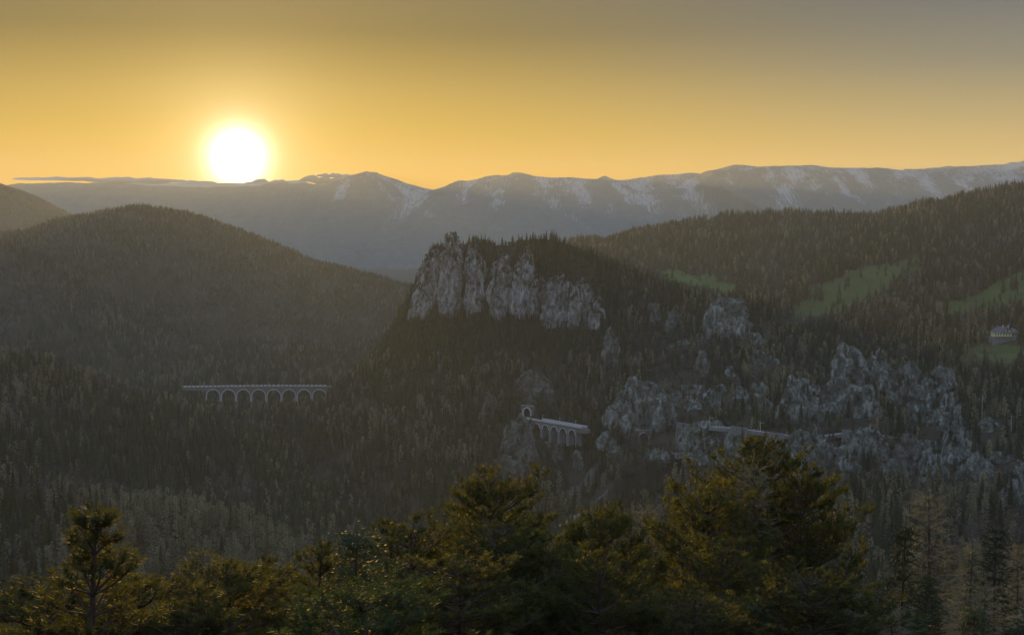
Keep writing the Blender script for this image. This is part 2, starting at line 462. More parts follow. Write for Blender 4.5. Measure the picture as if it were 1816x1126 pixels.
# ------------------------------------------------------------------ terrain mesh (one grid, cut into hills)
MEADOWS = [  # outlines in photo coordinates, laid onto the right ridge and the slopes
 ([(1160,476),(1230,484),(1290,500),(1320,516),(1270,520),(1230,508),(1165,494)], 1.0),
 ([(1385,560),(1430,520),(1500,480),(1570,466),(1640,452),(1640,470),(1590,500),(1560,524),(1520,548),(1450,562)], .7),
 ([(1610,552),(1700,530),(1770,500),(1816,474),(1900,464),(1900,522),(1816,534),(1720,552)], .9),
 ([(1700,612),(1816,606),(2000,600),(2000,700),(1816,690),(1780,670),(1740,640)], .8),
]
def in_poly(px, py, poly):
    c = np.zeros(px.shape, bool); n = len(poly)
    for i in range(n):
        x0, y0 = poly[i]; x1, y1 = poly[(i + 1) % n]
        cond = ((y0 > py) != (y1 > py)) & (px < (x1 - x0) * (py - y0) / ((y1 - y0) + 1e-9) + x0)
        c ^= cond
    return c
def meadow_mask(x, y, z):
    px, py = proj(x, y, z)
    wx = px + 40 * fbm(x / 50, y / 50, 0, 3, 70); wy = py + 14 * fbm(x / 50, y / 50, 9, 3, 71)
    m = np.zeros(x.shape)
    for poly, v in MEADOWS:
        m = np.where(in_poly(wx, wy, poly) & (y > 1080) & (y < 2700), v, m)
    return m

az = np.concatenate([np.radians(np.arange(-180, -30, 3.0)), np.radians(np.arange(-30, 30, .105)), np.radians(np.arange(30, 180.1, 3.0))])
rr = np.concatenate([[.5, 2, 4], np.geomspace(6, 600, 150), np.geomspace(606, 3300, 270), np.geomspace(3320, 6400, 60), np.arange(6430, 9900, 27.0), [10050, 10250]])
AZ, RR = np.meshgrid(az, rr, indexing='ij')
GX, GY = RR * np.sin(AZ), RR * np.cos(AZ)
GH, GID = terrain(GX, GY, True)
nA, nR = AZ.shape
# running horizon for culling what the relief hides
ELEV = GH / RR
HORIZ = np.maximum.accumulate(ELEV, axis=1)
def hidden(x, y, ztop, margin):
    a = np.arctan2(x, y); r = np.sqrt(x * x + y * y)
    i = np.clip(np.searchsorted(az, a), 0, nA - 1)
    j = np.clip(np.searchsorted(rr, r) - 2, 0, nR - 1)
    return ztop / r < HORIZ[i, j] - margin

idx = np.arange(nA * nR).reshape(nA, nR)
quads = np.stack([idx[:-1, :-1], idx[1:, :-1], idx[1:, 1:], idx[:-1, 1:]], -1).reshape(-1, 4)
fid = GID[:-1, :-1].ravel()
V_all = np.stack([GX, GY, GH], -1).reshape(-1, 3)
mead = meadow_mask(GX, GY, GH).ravel()
gl = np.zeros_like(GH)
dz = (np.roll(GH, 6, 0) + np.roll(GH, -6, 0)) / 2 - GH
gl = np.clip(dz / 14, -.6, 1).ravel()
names = ['valley_floor', 'near_hillside'] + [r['name'] for r in RIDGES]
labels = ['dark gorge floor between the hills', 'steep hillside under the foreground pines', 'low larch covered ridge at lower left', 'wooded slope in front of the long viaduct',
          'dark forested slope at the left edge', 'rounded hazy hill below the sun', 'distant hazy hill at far left', 'hill carrying the rock crag', 'forested ridge with green meadows at right',
          'snow streaked far mountains with a pointed summit', 'long snow streaked mountain wall on the horizon']
for k, nm in enumerate(names):
    q = quads[fid == k]
    if not len(q): continue
    used, inv = np.unique(q, return_inverse=True)
    me = mesh_np(nm, V_all[used], inv.reshape(-1, 4), M['mountain'] if k >= 9 else M['ground'], smooth=True)
    a = me.attributes.new('meadow', 'FLOAT', 'POINT'); a.data.foreach_set('value', mead[used].astype(np.float32))
    a = me.attributes.new('gully', 'FLOAT', 'POINT'); a.data.foreach_set('value', gl[used].astype(np.float32))
    tag(link(nm, me), labels[k], kind='structure')

# ------------------------------------------------------------------ haze
hm = bpy.data.materials.new('haze'); hm.use_nodes = True
t = hm.node_tree; t.nodes.clear()
pv = N(t, 'ShaderNodeVolumePrincipled'); o_ = N(t, 'ShaderNodeOutputMaterial')
pv.inputs['Density'].default_value = HAZE_DENSITY
pv.inputs['Color'].default_value = (.78, .92, .96, 1)
pv.inputs['Anisotropy'].default_value = HAZE_G
t.links.new(pv.outputs[0], o_.inputs['Volume'])
hb = MB(); hb.box(-10400, 10400, -10400, 10400, -700, 505)
tag(hb.build('haze', hm), 'pale haze filling the valleys', kind='stuff')

# ------------------------------------------------------------------ tree shapes
TAU = 2 * math.pi
def quad_blades(P, Dv, Ln, Wd, Nr):
    """flat tapering blades: base P, direction Dv, length, width, side vector -> triangles"""
    tip = P + Dv * Ln[:, None]
    V = np.stack([P - Nr * Wd[:, None] / 2, P + Nr * Wd[:, None] / 2, tip], 1).reshape(-1, 3)
    Fc = np.arange(len(P) * 3).reshape(-1, 3)
    return V, Fc
def unit(v): return v / (np.linalg.norm(v, axis=-1, keepdims=True) + 1e-9)
def join_tri(parts):
    Vs, Fs, Is, n = [], [], [], 0
    for V, Fc, mi in parts:
        if Fc.shape[1] == 4: Fc = np.concatenate([Fc[:, [0, 1, 2]], Fc[:, [0, 2, 3]]])
        Vs.append(V); Fs.append(Fc + n); Is.append(np.full(len(Fc), mi)); n += len(V)
    return np.concatenate(Vs), np.concatenate(Fs), np.concatenate(Is)
def trunk_quads(h, r, lean=0.0, sides=5, n=4):
    segs = []
    for i in range(n):
        z0, z1 = h * i / n, h * (i + 1) / n
        segs.append([lean * z0, 0, z0, r * (1 - i / n) + .02, lean * z1, 0, z1, r * (1 - (i + 1) / n) + .02])
    return tubes(segs, sides)

def far_spruce(seed, h=20., R=3.1, gap=.08):
    g = np.random.default_rng(seed)
    nb = 460
    zf = np.sort(g.uniform(.06, 1, nb) ** .85)
    r = R * (1 - zf) ** .82 * (.75 + .35 * np.sin(zf * 70 + seed)) * g.uniform(.7, 1.15, nb) + .25
    a = g.uniform(0, TAU, nb)
    drop = g.uniform(.15, .55, nb) * (1 - .6 * zf)
    dv = unit(np.stack([np.cos(a), np.sin(a), -drop], 1))
    P = np.stack([np.zeros(nb), np.zeros(nb), h * zf + r * drop * .5], 1) + dv * (r * .12)[:, None]
    nr = unit(np.stack([-np.sin(a), np.cos(a), g.uniform(-.5, .5, nb)], 1))
    V, Fc = quad_blades(P, dv, r, .55 + r * .42, nr)
    a2 = a + g.uniform(-.5, .5, nb); P2 = P + dv * (r * .35)[:, None]
    dv2 = unit(np.stack([np.cos(a2), np.sin(a2), -drop - .55], 1))
    V2, F2 = quad_blades(P2, dv2, r * .55, .3 + r * .3, unit(np.stack([-np.sin(a2), np.cos(a2), np.zeros(nb)], 1)))
    top = np.array([[0, 0, h * 1.03], [.25, 0, h * .9], [-.12, .2, h * .9], [-.12, -.2, h * .9]])
    tF = np.array([[0, 1, 2], [0, 2, 3], [0, 3, 1]])
    tq = trunk_quads(h * .93, h * .013)
    return join_tri([(V, Fc, 0), (V2, F2, 0), (top, tF, 0), (*tq, 1)])
def far_twiggy(seed, h, R, kind):
    """leafless larch (narrow) or broadleaf (rounded): limbs as tubes, twigs as fine blades"""
    g = np.random.default_rng(seed)
    segs = []; tp = []; td = []
    n = 34 if kind == 'larch' else 20
    for i in range(n):
        f = .14 + .84 * (i / n) if kind == 'larch' else .22 + .5 * (i / n)
        a = g.uniform(0, TAU)
        if kind == 'larch':
            L = R * (1 - f) ** .7 * g.uniform(.7, 1.15) + .3; up = g.uniform(-.15, .25)
        else:
            L = R * g.uniform(.8, 1.25) * (1.25 - f * .5); up = g.uniform(.5, 1.5)
        d = unit(np.array([math.cos(a), math.sin(a), up]))
        p0 = np.array([0, 0, h * f]); p1 = p0 + d * L
        segs.append([*p0, .07, *p1, .02])
        k = 34 if kind == 'larch' else 44
        for j in range(k):
            t_ = g.uniform(.2, 1.05)
            tp.append(p0 + d * L * t_)
            td.append(unit(d * .7 + g.normal(0, .75 if kind != 'larch' else .5, 3) + np.array([0, 0, .25 if kind != 'larch' else -.05])))
    tp = np.array(tp); td = np.array(td); m_ = len(tp)
    L = g.uniform(.8, 2.0, m_) * (R / 3.4)
    V, Fc = quad_blades(tp, td, L, np.full(m_, .20 if kind == 'larch' else .17), unit(np.cross(td, g.normal(0, 1, (m_, 3)))))
    tq = trunk_quads(h * (.97 if kind == 'larch' else .72), h * .012)
    bq = tubes(segs, 3)
    return join_tri([(V, Fc, 0), (*tq, 1), (*bq, 1)])
def far_pine(seed, h=11., R=3.2):
    g = np.random.default_rng(seed)
    P = []; Dv = []
    segs = []
    for i in range(15):
        f = g.uniform(.35, 1.0); a = g.uniform(0, TAU); L = R * (1.15 - .75 * f) * g.uniform(.5, 1.1)
        p0 = np.array([0, 0, h * f * .9]); c = p0 + np.array([math.cos(a) * L, math.sin(a) * L, L * .35])
        segs.append([*p0, .07, *c, .03])
        q = g.normal(0, 1, (34, 3)); q = unit(q) * g.uniform(.3, 1, (34, 1)) * np.array([1.25, 1.25, .62]) * g.uniform(.6, .95)
        P.append(c + q); Dv.append(unit(q + np.array([0, 0, .5]) + g.normal(0, .5, q.shape)))
    P = np.concatenate(P); Dv = np.concatenate(Dv); m_ = len(P)
    V, Fc = quad_blades(P, Dv, g.uniform(.4, .95, m_), g.uniform(.3, .6, m_), unit(np.cross(Dv, g.normal(0, 1, (m_, 3)))))
    return join_tri([(V, Fc, 0), (*trunk_quads(h * .92, h * .016), 1), (*tubes(segs, 3), 1)])

PROTO = {}
def proto(kind, k, dat, mat):
    V, Fc, I = dat
    # crown and trunk as separate meshes (thing with parts), plus one joined mesh for small copies
    mc = mesh_np(kind + '_crown', V, Fc[I == 0], mat)
    used, inv = np.unique(Fc[I == 1], return_inverse=True)
    mt = mesh_np(kind + '_trunk', V[used], inv.reshape(-1, 3), M['farbark'])
    mj = mesh_np(kind, V, Fc, mats=[mat, M['farbark']], midx=I)
    PROTO.setdefault(kind, []).append((mc, mt, mj))
for k in range(4): proto('spruce_tree', k, far_spruce(100 + k, 20, [3.7, 2.9, 4.3, 3.4][k]), M['spruce'])
for k in range(3): proto('larch_tree', k, far_twiggy(120 + k, 19, [3.1, 2.6, 3.4][k], 'larch'), M['larch'])
for k in range(3): proto('bare_tree', k, far_twiggy(140 + k, 15, [3.6, 4.2, 3.2][k], 'bare'), M['bare'])
for k in range(3): proto('small_pine', k, far_pine(160 + k, 10, [2.8, 3.3, 2.4][k]), M['pinefar'])
KINDS = [('spruce_tree', k) for k in range(4)] + [('larch_tree', k) for k in range(3)] + [('bare_tree', k) for k in range(3)] + [('small_pine', k) for k in range(3)]

# ------------------------------------------------------------------ rock outcrops (outline boxes in the photo, laid against the slopes)
def blob_dirs(n):
    import bmesh
    bm = bmesh.new(); bmesh.ops.create_icosphere(bm, subdivisions=n, radius=1)
    V = np.array([v.co[:] for v in bm.verts]); Fc = np.array([[v.index for v in f.verts] for f in bm.faces]); bm.free()
    return V, Fc
ICO = {n: blob_dirs(n) for n in (4, 5, 6)}
def rock_shape(w, h, dep, seed, taper=.35, lean=.25, rough=1.0, n=5, p=.62, skew=0.0, flute=1.0):
    V, Fc = ICO[n]
    s = np.sign(V) * np.abs(V) ** p
    x, y, z = s[:, 0].copy(), s[:, 1].copy(), s[:, 2].copy()
    zz = (z + 1) / 2
    tp = 1 - taper * zz ** 1.5
    X = x * w / 2 * tp + skew * w * zz; Y = y * dep / 2 * tp + lean * h * zz; Z = z * h / 2
    o = seed * 13.7
    sc = max(min(w, h), 8)
    big = fbm(X / (sc * .45) + o, Y / (sc * .45), Z / (sc * 1.1), 3, seed)
    fl = ridged(X / (sc * .20) + o, Y / (sc * .25), Z / (sc * .95), 4, seed + 5, .6) - 1.0
    fine = ridged(X / (sc * .07) + o, Y / (sc * .07), Z / (sc * .12), 3, seed + 9, .6) - 1
    crack = np.clip(1 - np.abs(noise3(X / (sc * .30) + o * 2, Y / (sc * .5), Z / (sc * 1.6), seed + 21)) * 9, 0, 1)
    ledge = np.clip(1 - np.abs(noise3(X / (sc * .9), Y / (sc * .9), Z / (sc * .22) + o, seed + 22)) * 7, 0, 1)
    dis = sc * (.26 * big + .085 * fl * flute + .022 * fine - .075 * crack - .03 * ledge) * rough
    nx, ny = x * 1.0, y * 1.0
    ln = np.sqrt(nx * nx + ny * ny + .25 * z * z) + 1e-6
    X += dis * nx / ln; Y += dis * ny / ln; Z += dis * .45 * z / ln + sc * .15 * ridged(X / (sc * .30), Y / (sc * .3), 0 * X + o, 3, seed + 3) * np.clip(z, 0, 1) ** 2 - sc * .09 * np.clip(z, 0, 1)
    return np.stack([X, Y, Z + h / 2], 1), Fc

OUT = []      # (px0, py0, px1, py1, distance) for keeping trees off the faces
def outcrop(box, label, seed, mat='rock', D=None, taper=.35, lean=.3, n=5, name='rock_outcrop', parent=None, cover=.22, skew=0.0, dep=None, flute=1.0, p=.78):
    x0, y0, x1, y1 = box
    xc = (x0 + x1) / 2
    if D is None:
        D = hit(xc, y1 - 3)[1]
    m_ = D / F
    w, h = (x1 - x0) * m_ * 1.02, (y1 - y0) * m_
    base_extra = h * cover
    dp = dep or max(w * .75, h * .5)
    V, Fc = rock_shape(w, h + base_extra, dp, seed, taper, lean, 1.0, n, p, skew, flute)
    X, Y, Z = pt(xc, y1, D)
    OUT.append((x0, y0, x1, y1, Y + dp * .2))
    me = mesh_np(name, V, Fc, M[mat], smooth=False)
    loc = (X, Y + dp * .28, Z - base_extra)
    if parent is not None:
        return link(name, me, parent, tuple(Vector(loc) - parent.location))
    o = link(name, me, None, loc)
    return tag(o, label, 'rock outcrop', 'rock outcrops on the wooded slopes')

# the great crag: eight buttresses split by wooded gullies
cx_, cy_, cz_ = pt(900, 590, 1470)
crag = empty('rock_crag', (cx_, cy_, cz_))
tag(crag, 'massive fluted limestone crag with wooded top in the middle of the picture', 'cliff')
BUT = [ # box, D, taper, skew
 ((776,428,818,562), 1492, .38, .02), ((724,486,778,572), 1500, .55, .12), ((742,450,790,560), 1500, .5, .06), ((822,440,862,566), 1490, .45, .0),
 ((861,462,913,592), 1474, .50, .05), ((906,455,944,576), 1470, .55, .04), ((936,490,958,566), 1466, .4, 0), ((952,484,974,584), 1462, .5, .06),
 ((964,498,1018,614), 1432, .42, .0), ((1006,506,1066,614), 1414, .45, -.08), ((925,440,946,500), 1478, .5, 0), ((1044,530,1078,604), 1400, .5, 0)]
for k, (bx_, D, tp, sk) in enumerate(BUT):
    mx_, hw_ = (bx_[0] + bx_[2]) / 2, (bx_[2] - bx_[0]) / 2 * .99
    bx_ = (mx_ - hw_, bx_[1], mx_ + hw_, bx_[3])
    outcrop(bx_, None, 200 + k, 'crag', D - 36 + (k * 7 % 5) * 3, tp, .16, 6 if k in (0, 3, 4, 8, 9) else 5, 'rock_buttress', crag, .10, sk, dep=58, flute=1.6, p=.7)

OUTCROPS = [
 ((1256,538,1344,606), 'broad pale rock face below the tree line right of the crag', .30, 5, .05),
 ((1148,542,1176,576), 'small grey rock face on the wooded slope right of the crag', .4, 4, 0),
 ((1176,556,1204,592), 'small blue-grey rock just beside the small grey face right of the crag', .5, 4, .1),
 ((1064,588,1104,660), 'narrow upright rock rib in the trees below the right end of the crag', .6, 5, .15),
 ((1118,630,1140,654), 'little rock in the dark trees right of the narrow upright rib', .5, 4, 0),
 ((1228,628,1262,672), 'dim rock ledge in the trees under the broad pale face', .5, 4, 0),
 ((1325,634,1352,662), 'dim rounded rock in the trees right below the broad pale face', .4, 4, 0),
 ((1443,620,1468,656), 'upright pinkish rock standing alone in the dark forest', .5, 4, 0),
 ((1392,596,1410,614), 'tiny pale rock right of the broad pale face', .4, 4, 0),
 ((1484,616,1560,694), 'tall bright rock head at the upper end of the diagonal rock ridge', .55, 5, -.1),
 ((1520,630,1580,680), 'sloping shoulder behind the tall bright rock head', .6, 5, .2),
 ((1548,646,1614,720), 'second bright rock of the diagonal rock ridge', .5, 5, .0),
 ((1588,652,1642,708), 'rounded third rock of the diagonal rock ridge', .45, 5, .1),
 ((1612,668,1696,734), 'long lower rock of the diagonal rock ridge', .55, 5, .25),
 ((1678,700,1712,744), 'last rock at the lower end of the diagonal rock ridge', .5, 4, .0),
 ((1574,690,1596,716), 'small rock under the second rock of the diagonal ridge', .5, 4, .0),
 ((1078,694,1190,780), 'large domed grey rock around the tunnel mouth with the stone arch', .30, 6, .0),
 ((1158,715,1200,745), 'bluish rock patch on top of the domed tunnel rock', .4, 5, .0),
 ((1203,706,1242,728), 'small white rock right above the domed tunnel rock', .5, 4, 0),
 ((1244,688,1302,720), 'pale rock ledge in scrub above the line of retaining walls', .5, 5, 0),
 ((1340,684,1372,708), 'small pale pointed rock above the left retaining walls', .6, 4, 0),
 ((1316,706,1334,738), 'slim pale rock above the gap between the left retaining walls', .5, 4, 0),
 ((1354,712,1378,736), 'bright boulder like rock left of the green rock band', .4, 4, 0),
 ((1385,690,1468,752), 'left part of the long mossy rock band above the railway', .4, 5, .0),
 ((1440,686,1530,742), 'middle part of the long mossy rock band above the railway', .4, 5, .05),
 ((1500,690,1572,748), 'right part of the long mossy rock band above the railway', .45, 5, .0),
 ((1440,720,1470,760), 'rock spur hanging under the long mossy rock band', .5, 4, 0),
 ((1604,732,1632,752), 'small rock right of the long mossy band', .4, 4, 0),
 ((1660,732,1690,752), 'small rock under the lower end of the diagonal ridge', .4, 4, 0),
 ((1694,720,1716,765), 'thin rock pillar under the lower end of the diagonal ridge', .5, 4, 0),
 ((1190,758,1292,812), 'wide grey rock wall below the railway right of the tunnel rock', .35, 5, 0),
 ((1286,775,1342,822), 'rock buttress under the leftmost triangular retaining wall', .4, 5, 0),
 ((1350,782,1416,816), 'low rock behind the top of the tallest foreground pine', .4, 5, 0),
 ((1404,780,1518,830), 'broad rock bluff with a cave like hollow under the railway', .35, 6, 0),
 ((1498,778,1600,844), 'steep pale rock wall right of the hollowed bluff', .35, 6, 0),
 ((1560,784,1648,852), 'lower right continuation of the steep pale rock wall', .4, 5, .1),
 ((1638,798,1690,860), 'bright angular rock standing above the spruces at lower right', .45, 5, 0),
 ((1676,762,1742,826), 'pale rock mound beside the rockfall fence', .4, 5, 0),  # same limestone as its neighbours; the green lens flare is left out
 ((1786,830,1850,900), 'pale rock cut off by the right edge above the larches', .4, 5, 0),
 ((1720,812,1772,850), 'low scrubby rock between the bright angular rock and the right edge', .5, 5, 0),
 ((852,706,882,738), 'small purple grey rock left of the short viaduct tunnel', .4, 4, 0),
 ((684,728,716,758), 'dim rock showing in the dark slope far left of the short viaduct', .5, 4, 0),
 ((888,748,962,826), 'scrubby rock knoll under the left end of the short viaduct', .45, 5, 0),
 ((974,788,1006,822), 'rock step directly below the piers of the short viaduct', .5, 4, 0),
 ((1014,804,1040,842), 'bright slim rock slab below the right end of the short viaduct', .5, 4, .1),
 ((910,668,990,704), 'brown rock terrace in the trees above the short viaduct', .4, 5, 0),
 ((915,706,950,742), 'rock around the tunnel mouth at the left end of the short viaduct', .4, 5, 0),
 ((445,622,456,636), 'tiny pale rock on the rounded hill above the long viaduct', .4, 4, 0),
 ((755,448,792,480), 'leaning rock on the left skyline shoulder of the crag', .5, 5, .1),
]

# ------------------------------------------------------------------ viaducts
def frame_obj(name, p0, p1):
    """empty at the middle of the line p0-p1 with local x along it (deck level)"""
    a, b = Vector(p0), Vector(p1)
    d = b - a; mid = (a + b) / 2
    e = empty(name, mid, math.atan2(d.y, d.x))
    return e, d.length
def arch_wall(n, pitch, span, deck_z, spring_z, foot_z, y0, y1, x_start, ends):
    """stone wall with n arched openings; top at deck_z"""
    mb = MB(); K = 12
    xs0 = x_start
    for i in range(n):
        xa = x_start + i * pitch + (pitch - span) / 2; xb = xa + span; r = span / 2; xm = (xa + xb) / 2
        # pier left of the opening
        px0 = x_start + i * pitch if i else x_start
        prev = (x_start + (i - 1) * pitch + (pitch - span) / 2 + span) if i else x_start
        mb.prism([(prev, foot_z), (xa, foot_z), (xa, spring_z), (prev, spring_z)], y0, y1)
        if i == 0: mb.prism([(x_start, spring_z), (xa, spring_z), (xa, deck_z), (x_start, deck_z)], y0, y1)
        # spandrels above the arch: strips between the curve and the deck
        for k in range(K):
            a0, a1 = math.pi - math.pi * k / K, math.pi - math.pi * (k + 1) / K
            X0, Z0 = xm + r * math.cos(a0), spring_z + r * math.sin(a0)
            X1, Z1 = xm + r * math.cos(a1), spring_z + r * math.sin(a1)
            mb.prism([(X0, Z0), (X1, Z1), (X1, deck_z), (X0, deck_z)], y0, y1)
        nxt = x_start + (i + 1) * pitch + (pitch - span) / 2 if i < n - 1 else x_start + n * pitch
        mb.prism([(xb, spring_z), (nxt, spring_z), (nxt, deck_z), (xb, deck_z)], y0, y1)
    xl = x_start + (n - 1) * pitch + (pitch - span) / 2 + span
    mb.prism([(xl, foot_z), (x_start + n * pitch, foot_z), (x_start + n * pitch, spring_z), (xl, spring_z)], y0, y1)
    return mb
def ring_mb(span, y0, y1, th=.9, K=14, legs=0.0):
    mb = MB(); r = span / 2
    for k in range(K):
        a0, a1 = math.pi * k / K, math.pi * (k + 1) / K
        pts = [((r + e) * math.cos(a), (r + e) * math.sin(a)) for a, e in ((a0, -.06), (a1, -.06), (a1, th), (a0, th))]
        mb.prism(pts, y0, y1)
    if legs:
        mb.box(r - .06, r + th, y0, y1, -legs, 0); mb.box(-r - th, -r + .06, y0, y1, -legs, 0)
    return mb

# long viaduct, arches towards the camera, half hidden by the wooded slope
vz = pt(450, 684.5, 1620)[2]
A = Vector(pt(326, 686, 1630)); B = Vector(pt(580, 682, 1630)); A.z = B.z = vz
long_v, LL = frame_obj('long_viaduct', A, B)
tag(long_v, 'long curved stone railway viaduct with a row of pale arches behind the wooded slope', 'viaduct')
pit = 27.2 * 1620 / F; spn = pit - 2.6
xs_ = (358.5 - 908) / F * 1620 - long_v.location.x
arch_wall(8, pit, spn, -2.6, -5.6 - spn / 2, -48, -3.6, 3.6, xs_, 0).build('arcade_wall', M['stone'], long_v)
for xa_, xb_ in ((-LL/2 - 2, xs_ - .02), (xs_ + 8 * pit + .02, LL/2 + 10)):
    w_ = MB(); w_.box(xa_, xb_, -3.6, 3.6, -6.5, -2.6); w_.build('abutment', M['stone'], long_v)
d_ = MB(); d_.box(-LL/2 - 2, LL/2 + 10, -3.9, 3.9, -2.58, -1.2); d_.build('deck', M['stone'], long_v)
rm = None
for i in range(8):
    xm = xs_ + i * pit + pit / 2
    loc = (xm, 0, -5.6 - spn / 2)
    if rm is None: rm = ring_mb(spn, -3.95, -3.62, 1.0, legs=7).build('arch_ring', M['palestone'], long_v, loc)
    else:
        o = rm.copy(); C.objects.link(o); o.location = loc
cp = None
nseg = 34
for i in range(nseg):
    x = -LL / 2 + (i + .5) * LL / nseg
    zc = -.9 - (abs(i / nseg - .72)) ** 2 * 3.0
    if cp is None:
        m_ = MB(); m_.box(-LL/nseg*.36, LL/nseg*.36, -.45, .45, 0, 1.5); cp = m_.build('coping_stone_glint', M['white'], long_v, (x, -3.5, zc))  # white colour and extra height stand in for the sky's glint
    else:
        o = cp.copy(); C.objects.link(o); o.location = (x, -3.5, zc)
pw = MB()
for i in range(nseg):
    x0 = -LL / 2 + i * LL / nseg; zc = -.9 - (abs(i / nseg - .72)) ** 2 * 3.0
    pw.box(x0 + .02, x0 + LL / nseg - .02, -3.8, -3.2, -1.19 - 1.2, zc - .01)
pw.build('parapet', M['stone'], long_v)

# short two-storey viaduct below the crag, seen obliquely
za = -173.0
Dl, Dr = 1150.0, 1090.0
A = Vector(((931 - CX) / F * Dl, Dl, za)); B = Vector(((1040 - CX) / F * Dr, Dr, za + .5))
kk = 1
short_v, LS = frame_obj('short_viaduct', (A.x, A.y, pt(931, 738, Dl)[2]), (B.x, B.y, pt(1040, 760, Dr)[2]))
short_v.rotation_euler = (0, 0, short_v.rotation_euler.z)
zl, zr = pt(931, 738, Dl)[2], pt(1040, 760, Dr)[2]
short_v.location.z = (zl + zr) / 2
tag(short_v, 'short high stone viaduct with tall narrow arches below the crag', 'viaduct')
ps = 11.4; ss = 8.2; x_s = -LS / 2 + 3
arch_wall(6, ps, ss, -1.6, -3.2 - ss / 2, -18, -3.4, 3.4, x_s, 0).build('arcade_wall', M['stonelight'], short_v)
for xa_, xb_, zb_ in ((-LS/2 - 2, x_s - .02, -12), (x_s + 6*ps + .02, LS/2 + 2, -5)):
    w_ = MB(); w_.box(xa_, xb_, -3.4, 3.4, zb_, -1.6); w_.build('abutment', M['stone'], short_v)
d_ = MB(); d_.box(-LS/2 - 3, LS/2 - 2, -3.9, 3.9, -1.58, -.6); d_.build('deck', M['stone'], short_v)
tb = MB(); tb.box(-LS/2 - 3, LS/2 - 2, -3.0, 3.0, -.59, -.45); tb.build('track_bed', M['ballast'], short_v)
for y in (-3.6, 3.6):
    x0 = -LS/2 + (18 if y > 0 else -2)
    m_ = MB(); m_.box(x0, LS/2 - 2, y - .28, y + .28, -.58, .75); m_.build('parapet', M['palestone'], short_v)
    m_ = MB(); m_.box(x0, LS/2 - 2, y - .38, y + .38, .752, 1.0); m_.build('coping', M['white'], short_v)
low = arch_wall(2, ps, ss, -18.1, -19.6 - ss / 2, -32, -3.8, 3.8, x_s + ps * 1.0, 0); low.build('lower_arcade', M['stone'], short_v)
rm = None
for i in range(6):
    loc = (x_s + i * ps + ps / 2, 0, -3.2 - ss / 2)
    if rm is None: rm = ring_mb(ss, -3.62, -3.42, .5).build('arch_ring', M['white'], short_v, loc)
    else:
        o = rm.copy(); C.objects.link(o); o.location = loc
def mast(x, y, z, h, parent=None, label=None):
    segs = [[0, 0, 0, .16, 0, 0, h, .11], [0, 0, h * .82, .06, 2.6, 0, h * .88, .05], [0, 0, h * .95, .04, 2.6, 0, h * .88, .04]]
    V, Fc = tubes(segs, 5)
    o = link('catenary_mast', mesh_np('catenary_mast', V, Fc, M['white']), parent, (x, y, z))
    if parent is None: tag(o, label, 'catenary mast', 'masts along the railway')
    return o
for x in (-12, 10, 30): mast(x, -3.2, -.5, 6.5, short_v)

# tunnel mouths
def tunnel(px, py, D, w, h, rz, label):
    e = empty('tunnel_portal', pt(px, py, D), rz); tag(e, label, 'tunnel')
    ring_mb(w, -1.0, 0.4, 1.0, legs=h - w / 2).build('portal_arch', M['palestone'], e, (0, 0, h - w / 2))
    mb = MB(); K = 12; r = w / 2
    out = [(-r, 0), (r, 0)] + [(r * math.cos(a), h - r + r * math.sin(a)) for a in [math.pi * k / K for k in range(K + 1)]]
    mb.prism(out, .45, 8); mb.build('tunnel_dark_fill', M['dark'], e)  # solid black block in place of the tunnel's shaded inside
    f = MB(); f.box(-r - 3, -r - 1.02, -.4, 3, 0, h + .5); f.box(r + 1.02, r + 3, -.4, 3, 0, h + .5); f.box(-r - 3, r + 3, -.4, 3, h + 1.05, h + 2.4)
    f.build('portal_wall', M['stone'], e)
    return e

# railway terrace: track and triangular retaining walls showing between the rocks
def wall_run(a, b, D0, D1, hgt, label, npan=6):
    A, B = Vector(pt(*a, D0)), Vector(pt(*b, D1))
    e, L = frame_obj('retaining_wall', A, B)
    e.location = (A + B) / 2; e.rotation_euler = (0, math.atan2(-(B.z - A.z), (B.xy - A.xy).length), e.rotation_euler.z)
    tag(e, label, 'retaining wall', 'stone retaining walls of the railway')
    first = None
    for i in range(npan):
        x = -L / 2 + (i + .5) * L / npan
        if first is None:
            m_ = MB(); m_.box(-L/npan/2 + .12, L/npan/2 - .12, -.6, .6, -hgt, 0); first = m_.build('stone_panel', M['stonelight'], e, (x, 0, 0))
        else:
            o = first.copy(); C.objects.link(o); o.location = (x, (.06 if i % 2 else 0), 0)
    m_ = MB(); m_.box(-L/2, L/2, -.35, .5, -hgt - 12, -.1); m_.build('backing', M['stone'], e)
    m_ = MB(); m_.box(-L/2 - .3, L/2 + .3, -.75, .75, .004, .25); m_.build('coping', M['stonelight'], e)
    return e

